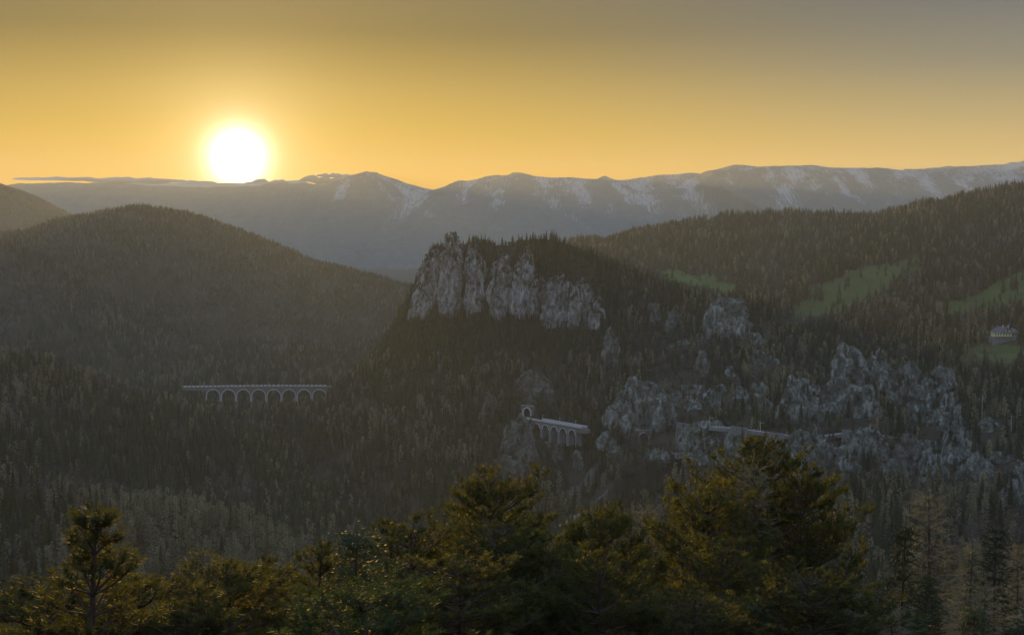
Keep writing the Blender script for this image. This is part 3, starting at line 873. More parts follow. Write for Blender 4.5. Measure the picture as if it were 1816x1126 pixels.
g = np.random.default_rng(61)
for (xa, ya, xb, yb, sp, n_) in [(1195, 712, 1400, 700, 14, 8), (1400, 715, 1570, 705, 22, 9), (1210, 806, 1640, 826, 8, 12), (1575, 690, 1720, 770, 18, 9), (1190, 640, 1420, 640, 40, 6), (1600, 760, 1810, 830, 24, 9), (1080, 790, 1200, 830, 16, 5), (890, 820, 1010, 850, 14, 4)]:
    for _ in range(n_):
        f_ = g.uniform(); x = xa + (xb - xa) * f_; y = ya + (yb - ya) * f_ + g.normal(0, sp * .7)
        w, h = g.uniform(20, 58), g.uniform(12, 28)
        OUTCROPS.append(((x - w / 2, y - h / 2, x + w / 2, y + h / 2), 'small broken rock among the scrub of the rocky slopes right of the gorge', float(g.uniform(.3, .6)), 4, float(g.normal(0, .1))))
DB = {}
EXPL_D = {6: None}
for k, (bx_, lab, tp, n_, sk) in enumerate(OUTCROPS):
    D = None
    if bx_ == (915,706,950,742): D = 1168
    if bx_ == (755,448,792,480): D = 1506
    o = outcrop(bx_, lab, 300 + k, 'scrubrock' if (bx_[2] < 1030 or k in (3, 4, 5, 6, 8, 35)) else 'rock', D, tp, .3, (4 if k >= 52 else max(n_, 5)), skew=sk + ((k * 37) % 11 - 5) * .03)
    DB[bx_] = o
tr = DB[(1078,694,1190,780)]
TD = tr.location.y - 1.0
rk_half = 0
vv = np.array([v.co[:] for v in tr.data.vertices])
sel = vv[(np.abs(vv[:, 0] + tr.location.x - (1141 - CX) / F * TD) < 5) & (vv[:, 2] < 22)]
TD = tr.location.y + (sel[:, 1].min() if len(sel) else -20) - .6
tunnel(1141, 787, TD, 8.6, 9.5, .25, 'railway tunnel mouth with pale stone arch in the domed rock')
tunnel(935, 738, 1150, 7.0, 7.5, -.5, 'small dark tunnel mouth at the left end of the short viaduct')

# track leaving the tunnel on a low embankment, and the line further right
def track(ptsD, label, w=7.0, wall=True):
    P = [Vector(pt(*p)) for p in ptsD]
    e = empty('railway_track', P[0]); tag(e, label, 'railway')
    def strip(name, mat, off, wd, z0, z1):
        mb = MB()
        for a, b in zip(P[:-1], P[1:]):
            d = (b - a); n = Vector((-d.y, d.x, 0)).normalized()
            a_, b_ = a - P[0], b - P[0]
            q = [a_ + n * (off - wd / 2), a_ + n * (off + wd / 2), b_ + n * (off + wd / 2), b_ + n * (off - wd / 2)]
            mb.poly([(*v.xy, v.z + z0) for v in q] + [(*v.xy, v.z + z1) for v in q], [(0, 3, 2, 1), (4, 5, 6, 7), (0, 1, 5, 4), (1, 2, 6, 5), (2, 3, 7, 6), (3, 0, 4, 7)])
        return mb.build(name, mat, e)
    strip('ballast_bed', M['ballast'], 0, w, -2.5, 0)
    for off in (-2.7, -1.2, 1.2, 2.7): strip('rail', M['palestone'], off, .22, .004, .2)
    if wall: strip('parapet', M['stonelight'], -w / 2 - .5, .6, -3.5, .9)
    return e
track([(1146, 786, TD - 1), (1160, 788, TD - 14), (1180, 795, TD - 30), (1208, 806, TD - 48)], 'double track curving out of the domed rock tunnel to the right')
hD = hit(1760, 768)[1]
track([(1742, 758, hD + 30), (1770, 766, hD + 8), (1816, 784, hD - 20), (1880, 806, hD - 50)], 'thin pale line of track leaving the picture at the right edge', 5.0)
for (px, py0, py1, lab) in [(1793, 735, 765, 'white pole nearest the right edge beside the track'), (1741, 700, 748, 'tall pale pole at the foot of the diagonal rock ridge'), (1735, 704, 746, 'slightly shorter pale pole just left of the tall pole')]:
    h_ = hit(px, py1)
    mast(h_[0], h_[1], h_[2] - .5, (py1 - py0) * h_[1] / F, None, lab)

for (a, b, hg, lab) in [((1200,749),(1222,752),4.5,'short retaining wall end left of the rock with the leftmost triangle wall'),
                    ((1297,756),(1326,760),6.0,'leftmost triangular grey retaining wall between rocks'),
                    ((1358,766),(1392,770),6.0,'brownish retaining wall second from the left'),
                    ((1405,772),(1442,778),7.5,'triangular ribbed retaining wall directly right of the tallest pine top'),
                    ((1494,763),(1538,767),8.0,'highest and rightmost ribbed retaining wall over the rock bluff')]:
    ha = hit((a[0] + b[0]) / 2, 812)
    wall_run(a, b, ha[1] + 3, ha[1] + 1, hg, lab)
# the edge of the railway terrace between the walls
PT = [(1216, 755), (1260, 757), (1300, 760), (1350, 766), (1400, 773), (1450, 775), (1500, 768), (1545, 770), (1590, 777), (1640, 787)]
P = [Vector(pt(px, py, hit(px, 812)[1] + 6)) for px, py in PT]
e = empty('terrace_wall', P[0]); tag(e, 'low stone edge of the railway terrace running between the rocks above the tallest pine', 'retaining wall')
for i, (a, b) in enumerate(zip(P[:-1], P[1:])):
    d = b - a; n = Vector((-d.y, d.x, 0)).normalized(); mb = MB()
    a_, b_ = a - P[0], b - P[0]; q = [a_, b_, b_ + n * 6, a_ + n * 6]
    mb.poly([(*v.xy, v.z - 2.6) for v in q] + [(*v.xy, v.z) for v in q], [(0, 3, 2, 1), (4, 5, 6, 7), (0, 1, 5, 4), (1, 2, 6, 5), (2, 3, 7, 6), (3, 0, 4, 7)])
    mb.build('wall_section', M['stonelight'], e)
for i in (1, 3, 5, 7): mast(P[i].x, P[i].y + 3, P[i].z, 7, None, 'thin catenary mast on the railway terrace between the retaining walls')
# rockfall fence with pale posts
a, b = hit(1641, 787), hit(1688, 797)
e = empty('rockfall_fence', (a[0], a[1], a[2])); tag(e, 'bright zigzag rockfall fence beside the pale rock mound', 'fence')
n_ = 12; first = None
for i in range(n_):
    f_ = i / (n_ - 1)
    V, Fc = tubes([[0, 0, -.6, .14, .35, 0, 2.6, .12], [0, 0, -.4, .09, 1.6, .3, 2.3, .07]], 4)
    loc = tuple((b[j] - a[j]) * f_ for j in range(3))
    if first is None: first = link('fence_post', mesh_np('fence_post', V, Fc, M['white']), e, loc)
    else:
        o = first.copy(); C.objects.link(o); o.location = loc
V, Fc = tubes([[0, 0, 2.2, .05, *(np.array(b) - np.array(a) + [0, 0, 2.2]), .05], [0, 0, 1.1, .05, *(np.array(b) - np.array(a) + [0, 0, 1.1]), .05]], 4)
link('fence_wire', mesh_np('fence_wire', V, Fc, M['steel']), e)

# scree chutes and the forest road in the gorge
m, t, b = new_mat('scree'); M['scree'] = m
t.links.new(ramp(t, tex(t, .25, 8, .75), [(.35, (.05, .047, .035)), (.55, (.12, .11, .095)), (.72, (.24, .225, .21))]), b.inputs['Base Color'])
SCREE = [([(1050,835),(1040,855),(1018,872),(1003,884)], 4.5, 'pale gravel chute in the gorge under the short viaduct'),
         ([(1078,892),(1060,905),(1040,915),(1024,925)], 2.6, 'lower narrow gravel chute beside the forest road'),
         ([(987,838),(978,850),(970,860)], 1.8, 'faint gravel streak left of the big gravel chute')]
SC_PTS = []
def ribbon(name, poly, width, mat, label, lift=.35):
    P = []
    for (p, q) in zip(poly[:-1], poly[1:]):
        for k in range(10):
            f_ = k / 10; P.append(hit(p[0] + (q[0] - p[0]) * f_, p[1] + (q[1] - p[1]) * f_))
    P = np.array(P); n = len(P); V = []; cols = 7
    for i in range(n):
        d = P[min(i + 1, n - 1), :2] - P[max(i - 1, 0), :2]; d = d / (np.linalg.norm(d) + 1e-6); nr = np.array([-d[1], d[0]])
        w = width * (.6 + .8 * abs(math.sin(i * .37 + 1)) * math.sin(math.pi * (i + .5) / n) ** .5)
        for c in range(cols):
            q = P[i, :2] + nr * w * (c / (cols - 1) - .5) * 2
            V.append((q[0], q[1], 0))
        SC_PTS.append((P[i, 0], P[i, 1], w + 4))
    V = np.array(V); V[:, 2] = terrain(V[:, 0], V[:, 1]) + lift + .5 * fbm(V[:, 0] / 3, V[:, 1] / 3, 0, 2, 8)
    Fc = [[i * cols + c, i * cols + c + 1, (i + 1) * cols + c + 1, (i + 1) * cols + c] for i in range(n - 1) for c in range(cols - 1)]
    return tag(link(name, mesh_np(name, V, Fc, mat, smooth=True)), label, kind='structure')
for poly, w, lab in SCREE: ribbon('gravel_chute', poly, w, M['scree'], lab)
ribbon('forest_road', [(986,938),(1003,929),(1022,918),(1035,912)], 1.6, M['ballast'], 'short visible piece of pale forest road in the gorge')
ribbon('forest_clearing', [(303,752),(318,757),(333,764)], 2.5, M['scree'], 'small pale clearing on the wooded slope below the long viaduct')  # drawn in the pale scree colour of the gravel chutes

# ------------------------------------------------------------------ house
HD = hit(1778, 606)[1]; HD = min(max(HD, 1100), 1650); print('house at', HD)
hz = pt(1778, 600, HD)
m, t, b = new_mat('cream_plaster'); M['cream'] = m
t.links.new(ramp(t, tex(t, .8, 4, .6), [(.3, (.66, .66, .36)), (.7, (.80, .80, .46))]), b.inputs['Base Color'])
m, t, b = new_mat('grey_roof_tiles'); M['roof'] = m
t.links.new(ramp(t, tex(t, 1.2, 5, .7), [(.3, (.10, .095, .105)), (.7, (.20, .18, .19))]), b.inputs['Base Color'])
m, t, b = new_mat('red_brown_boards'); M['redwood'] = m; b.inputs['Base Color'].default_value = (.22, .05, .035, 1)
m, t, b = new_mat('window_glass'); M['glass'] = m; b.inputs['Base Color'].default_value = (.03, .035, .04, 1); b.inputs['Roughness'].default_value = .15
gz = min(hz[2], float(terrain(np.array([hz[0]]), np.array([HD]))[0]) + 2)
house = empty('yellow_house', (hz[0], HD, pt(1778, 600, HD)[2]), -.05)
tag(house, 'cream yellow house with grey roof standing above the meadow at the right edge', 'house')
mb = MB(); mb.box(-11, 11, -6, 6, -9, 2.0); mb.build('basement', M['stonelight'], house)
mb = MB(); mb.box(-9.5, 6.8, -5.5, 5.5, 2.004, 6.4); mb.build('wall', M['cream'], house)
mb = MB(); mb.box(6.81, 12.5, -4.8, 5.5, 2.004, 6.0); mb.build('annex_wall', M['stonelight'], house)
mb = MB()
mb.poly([(-10.3,-6.4,6.2),(7.4,-6.4,6.2),(7.4,6.4,6.2),(-10.3,6.4,6.2),(-5.5,0,11.6),(3.8,0,11.6)], [(0,1,5,4),(1,2,5),(2,3,4,5),(3,0,4),(0,3,2,1)])
rf = mb.build('roof', M['roof'], house)
mb = MB(); mb.poly([(7.42,-5.4,6.0),(13.1,-5.4,6.0),(13.1,6,6.0),(7.42,6,6.0),(7.42,0,10.2),(11.0,0,9.4)], [(0,1,5,4),(1,2,5),(2,3,4,5),(0,3,2,1),(3,0,4)]); mb.build('annex_roof', M['roof'], house)
mb = MB(); mb.prism([(-.6, 6.9), (4.6, 6.9), (2.0, 10.8)], -6.9, -2); gb = mb.build('gable', M['redwood'], house)
mb = MB(); mb.prism([(-1.1, 6.6), (-.6, 6.6), (2.0, 10.5), (2.0, 11.1)], -7.3, -2); mb.prism([(2.0, 11.1), (2.0, 10.5), (4.6, 6.6), (5.1, 6.6)], -7.3, -2); mb.build('gable_roof', M['roof'], house)
for x in (-1.0, 3.9): 
    mb = MB(); mb.box(x, x + .8, -2.2, -1.4, 9.2, 13.0); mb.build('chimney', M['palestone'], rf)
for x in (.2, 3.0):
    mb = MB(); mb.box(x, x + .9, -7.6, -7.31, 6.5, 8.3); mb.build('gable_post', M['white'], house)
first = None
for x in (-8.2, -5.9, -3.6, -.8, 1.6, 4.6):
    if first is None:
        mb = MB(); mb.box(-.62, .62, -.06, .10, -.95, .95); first = mb.build('window', M['white'], house, (x, -5.58, 4.3))
        mb = MB(); mb.box(-.44, .44, -.10, -.062, -.76, .76); mb.build('pane', M['glass'], first)
    else:
        o = copy_tree(first); o.parent = house; o.location = (x, -5.58, 4.3)
mb = MB(); mb.box(-9.3, 6.6, -7.2, -5.52, 1.6, 2.0); mb.build('balcony', M['redwood'], house)
first = None
for x in (8.3, 10.9):
    if first is None: mb = MB(); mb.box(-.6, .6, -.1, .1, -.7, .7); first = mb.build('annex_window', M['glass'], house, (x, -4.85, 4.2))
    else: o = first.copy(); C.objects.link(o); o.location = (x, -4.85, 4.2)
HOUSE_C = (1741, 1816, 560, 612)

# ------------------------------------------------------------------ forest
H_ID = {n: k for k, n in enumerate(names)}
def scatter(n, r0, r1, az0, az1, seed):
    g = np.random.default_rng(seed)
    r = np.sqrt(g.uniform(r0 * r0, r1 * r1, n)); a = g.uniform(az0, az1, n)
    return r * np.sin(a), r * np.cos(a)
AREAS = {}
pool = []
def species(px, py, x, y, hid, g):
    """index into KINDS from where the tree stands in the landscape"""
    n = len(x)
    patch = fbm(x / 110, y / 110, .5, 3, 401); patch2 = fbm(x / 70, y / 70, .5, 3, 402)
    u = g.uniform(0, 1, n)
    ps = np.full(n, .70); pl = np.full(n, .12); pb = np.full(n, .13)
    bare = np.clip((patch2 - .10) * 5, 0, 1); pb = pb + bare * .6; ps = ps * (1 - bare * .75)
    lar = np.clip((patch - .12) * 5, 0, 1); pl = pl + lar * .5
    m = hid == H_ID['larch_ridge']
    onl = np.clip((px - 60) / 160, 0, 1)
    pl = np.where(m, .18 + .70 * onl, pl); ps = np.where(m, .5 - .42 * onl, ps); pb = np.where(m, .3 - .22 * onl, pb)
    m = hid == H_ID['mid_slope']; up = m & (py < 735); dn = m & (py > 790); pl = np.where(up, pl + .16, pl); ps = np.where(up, ps - .14, ps); ps = np.where(dn, ps + .15, ps); pl = np.where(dn, pl * .4, pl)
    m = hid == H_ID['crag_hill']
    rocky = m & (px > 1060) & (py > 560)
    ps = np.where(m & ~rocky, .45, ps); pl = np.where(m, pl * .4, pl)
    pb = np.where(rocky, .38 + bare * .3, pb); ps = np.where(rocky, .42, ps)
    m = (hid == H_ID['right_ridge']) & (px > 1450) & (py > 420); pb = np.where(m, pb + .35, pb)
    tot = 1.0
    k = np.where(u < ps, 0, np.where(u < ps + pl, 1, np.where(u < ps + pl + pb, 2, 3)))
    # small pines grow on the crag
    k = np.where((hid == H_ID['crag_hill']) & (px < 1100) & (py < 640) & (u > .3), 3, k)
    v = g.integers(0, 1000, n)
    return np.where(k == 0, v % 4, np.where(k == 1, 4 + v % 3, np.where(k == 2, 7 + v % 3, 10 + v % 3)))

def crag_extra(n, g):
    px_, D_ = g.uniform(700, 1330, n), g.uniform(1330, 1515, n)
    return (px_ - CX) / F * D_, D_
BANDS = [(330, 1000, 26000, -29, 29), (1000, 1750, 78000, -29, 29), (1750, 3400, 125000, -27, 27), (3400, 5300, 26000, -27, -12)]
allp = []
g = np.random.default_rng(99)
for bi, (r0, r1, n, a0, a1) in enumerate(BANDS + [(0, 0, 15000, 0, 0)]):
    x, y = scatter(n, r0, r1, math.radians(a0), math.radians(a1), 500 + bi) if n != 15000 else crag_extra(n, g)
    z, hid = terrain(x, y, True)
    px, py = proj(x, y, z)
    r = np.hypot(x, y)
    keep = (hid < H_ID['far_mountain_plateau']) & (px > -260) & (px < 2080)
    keep &= ~hidden(x, y, z + 24, .006)
    keep &= ((meadow_mask(x, y, z) < .3) & (meadow_mask(x, y, z + 11) < .3)) | (g.uniform(0, 1, n) < .05)
    # thin out by patches so that the canopy is uneven
    dens = .82 + 1.3 * fbm(x / 55, y / 55, 2.2, 3, 77)
    rocky = (hid == H_ID['crag_hill']) & (px > 1180) & (py > 690) & (py < 850)
    dens = np.where(rocky, dens * .36, dens)
    keep &= g.uniform(0, 1, n) < dens
    idx_ = np.nonzero(keep)[0]
    x, y, z, hid, px, py, r = (q[idx_] for q in (x, y, z, hid, px, py, r))
    kd = species(px, py, x, y, hid, g)
    sc = g.uniform(.50, 1.12, len(x)) ** .9 * (1 + .55 * fbm(x / 70, y / 70, 7, 3, 31))
    sc = np.where(hid == H_ID['crag_hill'], sc * np.where((px < 1100) & (py < 640), .78, .80), sc)
    sc = np.where((hid == H_ID['crag_hill']) & (px > 1150) & (py > 660) & (py < 830), sc * .62, sc)
    sc = sc * np.array([1, 1, .95, .86, .80, .66, .7, 1, .9, 1, 1])[hid]
    hgt = np.where(kd < 4, 20, np.where(kd < 7, 19, np.where(kd < 10, 15, 10))) * sc
    top = proj(x, y, z + hgt)[1]
    # keep the rock faces, viaducts, walls and house visible
    blocked = np.zeros(len(x), bool)
    for (bx0, by0, bx1, by1, bd) in OUT:
        ux = (px - (bx0 + bx1) / 2) / ((bx1 - bx0) / 2)
        inside = (np.abs(ux) < .85) & (top < by1 - (by1 - by0) * .30) & (py > by0 + (by1 - by0) * .2) & (y < bd + 2) & (y > bd - 240)
        blocked |= inside & (g.uniform(0, 1, len(x)) < .90)
    def guard(x0, x1, y0, y1, d, q=1.0):
        return (px > x0) & (px < x1) & (top < y1) & (py > y0) & (y < d) & (g.uniform(0, 1, len(x)) < q)
    blocked |= guard(352, 580, 672, 702, 1625) | guard(322, 352, 672, 692, 1625)
    blocked |= guard(925, 1022, 730, 788, 1130) | guard(1130, 1200, 768, 800, 1300, .75)
    blocked |= guard(1750, 1806, 574, 603, HD + 2)
    blocked |= guard(1290, 1330, 750, 765, 1400) | guard(1355, 1395, 762, 775, 1400) | guard(1400, 1445, 768, 786, 1400) | guard(1490, 1542, 758, 775, 1400)
    blocked |= guard(1636, 1694, 778, 800, 1400) | guard(1736, 1830, 745, 790, 1400, .8)
    for (sx_, sy_, sw) in SC_PTS:
        blocked |= (np.hypot(x - sx_, y - sy_) < sw)
    blocked |= guard(1000, 1050, 840, 880, 1300, .45) | guard(1024, 1080, 895, 920, 1300, .4) | guard(985, 1036, 912, 936, 1300, .9) | guard(300, 335, 748, 768, 1400, .8)
    blocked |= (np.abs(x - house.location.x) < 16) & (np.abs(y - HD) < 14)
    ok = ~blocked
    allp.append(np.stack([x, y, z, hid, px, py, kd, sc, hgt, top], 1)[ok])
T = np.concatenate(allp)
# small trees rooted on the ledges and tops of the rocks
extra = []
g = np.random.default_rng(5)
for o in [o for o in C.objects if o.name.startswith(('rock_outcrop', 'rock_buttress'))]:
    me = o.data; nf = len(me.polygons)
    nrm_ = np.zeros(nf * 3); me.polygons.foreach_get('normal', nrm_); nrm_ = nrm_.reshape(-1, 3)
    cen = np.zeros(nf * 3); me.polygons.foreach_get('center', cen); cen = cen.reshape(-1, 3)
    off = np.array(o.location) + (np.array(o.parent.location) if o.parent else 0)
    W_ = cen + off
    hh = cen[:, 2].max() - cen[:, 2].min()
    lo = cen[:, 2] - cen[:, 2].min()
    w8 = np.clip(nrm_[:, 2] - .25, 0, 1) * (lo > .25 * hh) + .02 * (lo > .3 * hh) * (nrm_[:, 1] < .2)
    w8 = w8 * (W_[:, 2] > terrain(W_[:, 0], W_[:, 1]) - .5)
    if w8.sum() <= 0: continue
    wid = cen[:, 0].max() - cen[:, 0].min()
    cnt = int(min(60, 5 + wid * hh / 34)) * 2 if o.parent else int(min(22, 2 + wid * hh / 95))
    pick = g.choice(nf, cnt, p=w8 / w8.sum())
    for q in pick:
        kd = int(g.choice([0, 1, 3, 10, 11, 12, 10, 11, 8]))
        sc_ = g.uniform(.22, .55) * (1.25 if kd >= 10 else 1)
        X_, Y_, Z_ = W_[q] + np.array([0, .6, -.5]); P_ = proj(X_, Y_, Z_)
        hg_ = [20, 20, 20, 20, 19, 19, 19, 15, 15, 15, 10, 10, 10][kd] * sc_
        extra.append([X_, Y_, Z_, H_ID['crag_hill'], P_[0], P_[1], kd, sc_, hg_, P_[1] - hg_ / Y_ * F])
T = np.concatenate([T, np.array(extra)])
T[:, 2] -= .4
print('trees', len(T))

# nearest trees of every kind become objects, the rest one mass per hill
AREA_TXT = {
 'valley_floor': ('in the dark gorge bottom', 'on the gorge floor'),
 'near_hillside': ('on the steep slope below the viewpoint', 'on the slope below the viewpoint'),
 'larch_ridge': ('on the low ridge at lower left', 'on the low ridge at lower left'),
 'mid_slope': ('on the wooded slope in front of the long viaduct', 'on the slope before the long viaduct'),
 'left_slope': ('on the dark slope at the left edge', 'on the left slope'),
 'rounded_hill': ('on the hazy hill under the sun', 'on the rounded hill'),
 'far_left_hill': ('on the distant hill at far left', 'on the far left hill'),
 'crag_hill': ('on the slope below the crag and rock outcrops', 'on the slope below the crag'),
 'right_ridge': ('on the forested ridge at right', 'on the right ridge')}
LOOK = {'spruce_tree': 'dark green pointed spruce', 'larch_tree': 'pale tan leafless larch', 'bare_tree': 'brown leafless broadleaf tree', 'small_pine': 'small dark ragged pine'}
kname = np.array([0] * 4 + [1] * 3 + [2] * 3 + [3] * 3)
T_k = kname[T[:, 6].astype(int)]
appar = T[:, 8] / T[:, 1]
infr = (T[:, 4] > 5) & (T[:, 4] < 1811) & (T[:, 9] < 1090) & (T[:, 9] > 0) & ~hidden(T[:, 0], T[:, 1], T[:, 2] + T[:, 8] * .8, -.001)
# hidden behind the foreground crowns
FGTOP = np.array([[0, 1040], [60, 1010], [110, 960], [165, 930], [240, 960], [320, 1050], [400, 1010], [470, 1010], [530, 975], [575, 1000], [620, 950], [670, 1010], [720, 940], [790, 880], [870, 860], [930, 890], [970, 950], [1060, 945], [1110, 960], [1150, 920], [1190, 920], [1240, 870], [1290, 810], [1350, 795], [1430, 830], [1470, 900], [1500, 1010], [1560, 1000], [1590, 935], [1640, 880], [1690, 940], [1730, 960], [1775, 940], [1816, 950]])
infr &= T[:, 5] - T[:, 8] / T[:, 1] * F * .5 < np.interp(T[:, 4], FGTOP[:, 0], FGTOP[:, 1])
single = np.zeros(len(T), bool)
for k, cnt in ((0, 290), (1, 290), (2, 200), (3, 120)):
    c_ = np.nonzero(infr & (T_k == k))[0]
    c_ = c_[np.argsort(-appar[c_])][:cnt]
    single[c_] = True
WITH_PARTS = set(np.nonzero(single)[0][np.argsort(-appar[single])][:340].tolist())
ROOTS = {}
for i in np.nonzero(single)[0]:
    x, y, z, hid, px, py, kd, sc, hg, _ = T[i]
    kn, var = KINDS[int(kd)]
    area = names[int(hid)]
    rz = float((i * 2.399) % TAU)
    mc, mt, mj = PROTO[kn][var]
    sz = (sc * (0.9 + .2 * ((i * .37) % 1)), sc * (0.9 + .2 * ((i * .37) % 1)), sc)
    if i in WITH_PARTS:
        o = empty(kn, (x, y, z), rz); o.scale = sz
        link('crown', mc, o); link('trunk', mt, o)
    else:
        o = link(kn, mj, None, (x, y, z)); o.rotation_euler.z = rz; o.scale = sz
    tag(o, f'{LOOK[kn]} among many {AREA_TXT[area][0]}', {'spruce_tree': 'spruce', 'larch_tree': 'larch', 'bare_tree': 'bare tree', 'small_pine': 'pine'}[kn],
        f'{dict(larch_tree="larches", spruce_tree="spruces", small_pine="pines", bare_tree="")[kn]} {AREA_TXT[area][1]} seen one by one' if kn != 'bare_tree' else f'bare trees {AREA_TXT[area][1]} seen one by one')

# the mass of the forest: points that carry the same tree meshes
src = []
def forest(nm, P, label):
    me = bpy.data.meshes.new(nm)
    me.vertices.add(len(P)); me.vertices.foreach_set('co', P[:, :3].astype(np.float32).ravel())
    a = me.attributes.new('tree_kind', 'INT', 'POINT'); a.data.foreach_set('value', P[:, 6].astype(np.int32))
    g_ = np.random.default_rng(len(P))
    wide = P[:, 7] * g_.uniform(.85, 1.2, len(P))
    a = me.attributes.new('tree_scale', 'FLOAT_VECTOR', 'POINT'); a.data.foreach_set('vector', np.stack([wide, wide, P[:, 7]], 1).astype(np.float32).ravel())
    a = me.attributes.new('tree_turn', 'FLOAT_VECTOR', 'POINT'); a.data.foreach_set('vector', np.stack([g_.normal(0, .03, len(P)), g_.normal(0, .03, len(P)), g_.uniform(0, TAU, len(P))], 1).astype(np.float32).ravel())
    me.update()
    o = link(nm, me)
    ng = bpy.data.node_groups.new(nm, 'GeometryNodeTree')
    ng.interface.new_socket('Geometry', in_out='INPUT', socket_type='NodeSocketGeometry')
    ng.interface.new_socket('Geometry', in_out='OUTPUT', socket_type='NodeSocketGeometry')
    gi = ng.nodes.new('NodeGroupInput'); go = ng.nodes.new('NodeGroupOutput'); jn = ng.nodes.new('GeometryNodeJoinGeometry')
    def attr(name, ty):
        n = ng.nodes.new('GeometryNodeInputNamedAttribute'); n.data_type = ty; n.inputs['Name'].default_value = name
        return n.outputs['Attribute']
    tk, ts, tt = attr('tree_kind', 'INT'), attr('tree_scale', 'FLOAT_VECTOR'), attr('tree_turn', 'FLOAT_VECTOR')
    for k in sorted(set(P[:, 6].astype(int))):
        cmp_ = ng.nodes.new('FunctionNodeCompare'); cmp_.data_type = 'INT'; cmp_.operation = 'EQUAL'
        ng.links.new(tk, [s_ for s_ in cmp_.inputs if s_.type == 'INT'][0]); [s_ for s_ in cmp_.inputs if s_.type == 'INT'][1].default_value = int(k)
        oi = ng.nodes.new('GeometryNodeObjectInfo'); oi.inputs['Object'].default_value = SRC[k]; oi.transform_space = 'ORIGINAL'
        ip = ng.nodes.new('GeometryNodeInstanceOnPoints')
        ng.links.new(gi.outputs[0], ip.inputs['Points']); ng.links.new(cmp_.outputs[0], ip.inputs['Selection'])
        ng.links.new(oi.outputs['Geometry'], ip.inputs['Instance'])
        ng.links.new(tt, ip.inputs['Rotation']); ng.links.new(ts, ip.inputs['Scale'])
        ng.links.new(ip.outputs[0], jn.inputs[0])
    ng.links.new(jn.outputs[0], go.inputs[0])
    md = o.modifiers.new('trees', 'NODES'); md.node_group = ng
    tag(o, label, kind='stuff')
    return o
SRC = {}
for k, (kn, var) in enumerate(KINDS):      # a single-mesh tree already standing in the scene is the source for the mass
    cand = [o for o in C.objects if o.type == 'MESH' and o.data == PROTO[kn][var][2]]
    if not cand:
        q = np.nonzero(T[:, 6].astype(int) == k)[0]; i = q[len(q) // 2]
        o = link(kn, PROTO[kn][var][2], None, tuple(T[i, :3])); tag(o, f'{LOOK[kn]} among many {AREA_TXT[names[int(T[i, 3])]][0]}', kn.split('_')[0], f'{LOOK[kn].split()[-1]}s {AREA_TXT[names[int(T[i, 3])]][1]} seen one by one')
        cand = [o]
    SRC[k] = cand[0]
FL = {'valley_floor': 'dense dark spruce wood filling the gorge floor', 'larch_ridge': 'dense mixed larch wood covering the low ridge at lower left', 'mid_slope': 'dense mixed wood on the slope before the long viaduct',
      'left_slope': 'dark hazy wood on the slope at the left edge', 'rounded_hill': 'hazy wood covering the rounded hill below the sun', 'far_left_hill': 'faint wood on the distant hill at far left',
      'crag_hill': 'dark wood and scrub around the crag and the rock outcrops', 'right_ridge': 'dense spruce wood on the ridge at right', 'near_hillside': 'wood on the steep slope below the viewpoint'}
for k, nm in enumerate(names):
    P = T[(T[:, 3].astype(int) == k) & ~single]
    if len(P): forest('forest', P, FL[nm])

# ------------------------------------------------------------------ foreground trees
def tuft_template(n, axis, length, width, spread, seed):
    g = np.random.default_rng(seed)
    z = np.linspace(0, axis, n) ; a = np.arange(n) * 2.39996 + g.uniform(-.3, .3, n)
    rad = np.stack([np.cos(a), np.sin(a), np.zeros(n)], 1)
    d = unit(rad * spread[0] + np.array([0, 0, 1.]) * (spread[1] + .5 * (z / axis))[:, None])
    P = np.stack([np.zeros(n), np.zeros(n), z], 1)
    nr = unit(np.cross(d, rad + g.normal(0, .5, rad.shape)))
    V, Fc = quad_blades(P, d, length * g.uniform(.8, 1.15, n), np.full(n, width), nr)
    return V
TUFT = {
 'fine': tuft_template(34, .26, .125, .020, (1, .5), 1),
 'mid': tuft_template(26, .30, .15, .022, (1, .6), 2),
 'coarse': tuft_template(14, .30, .19, .065, (1, .6), 3),
 'spruce': tuft_template(16, .62, .13, .060, (1, .45), 4),
 'larch': tuft_template(12, .75, .20, .022, (.6, .9), 5)}
def frames(d, g):
    w = unit(d); u = unit(np.cross(w, g.normal(0, 1, w.shape))); v = np.cross(w, u)
    return np.stack([u, v, w], 1)
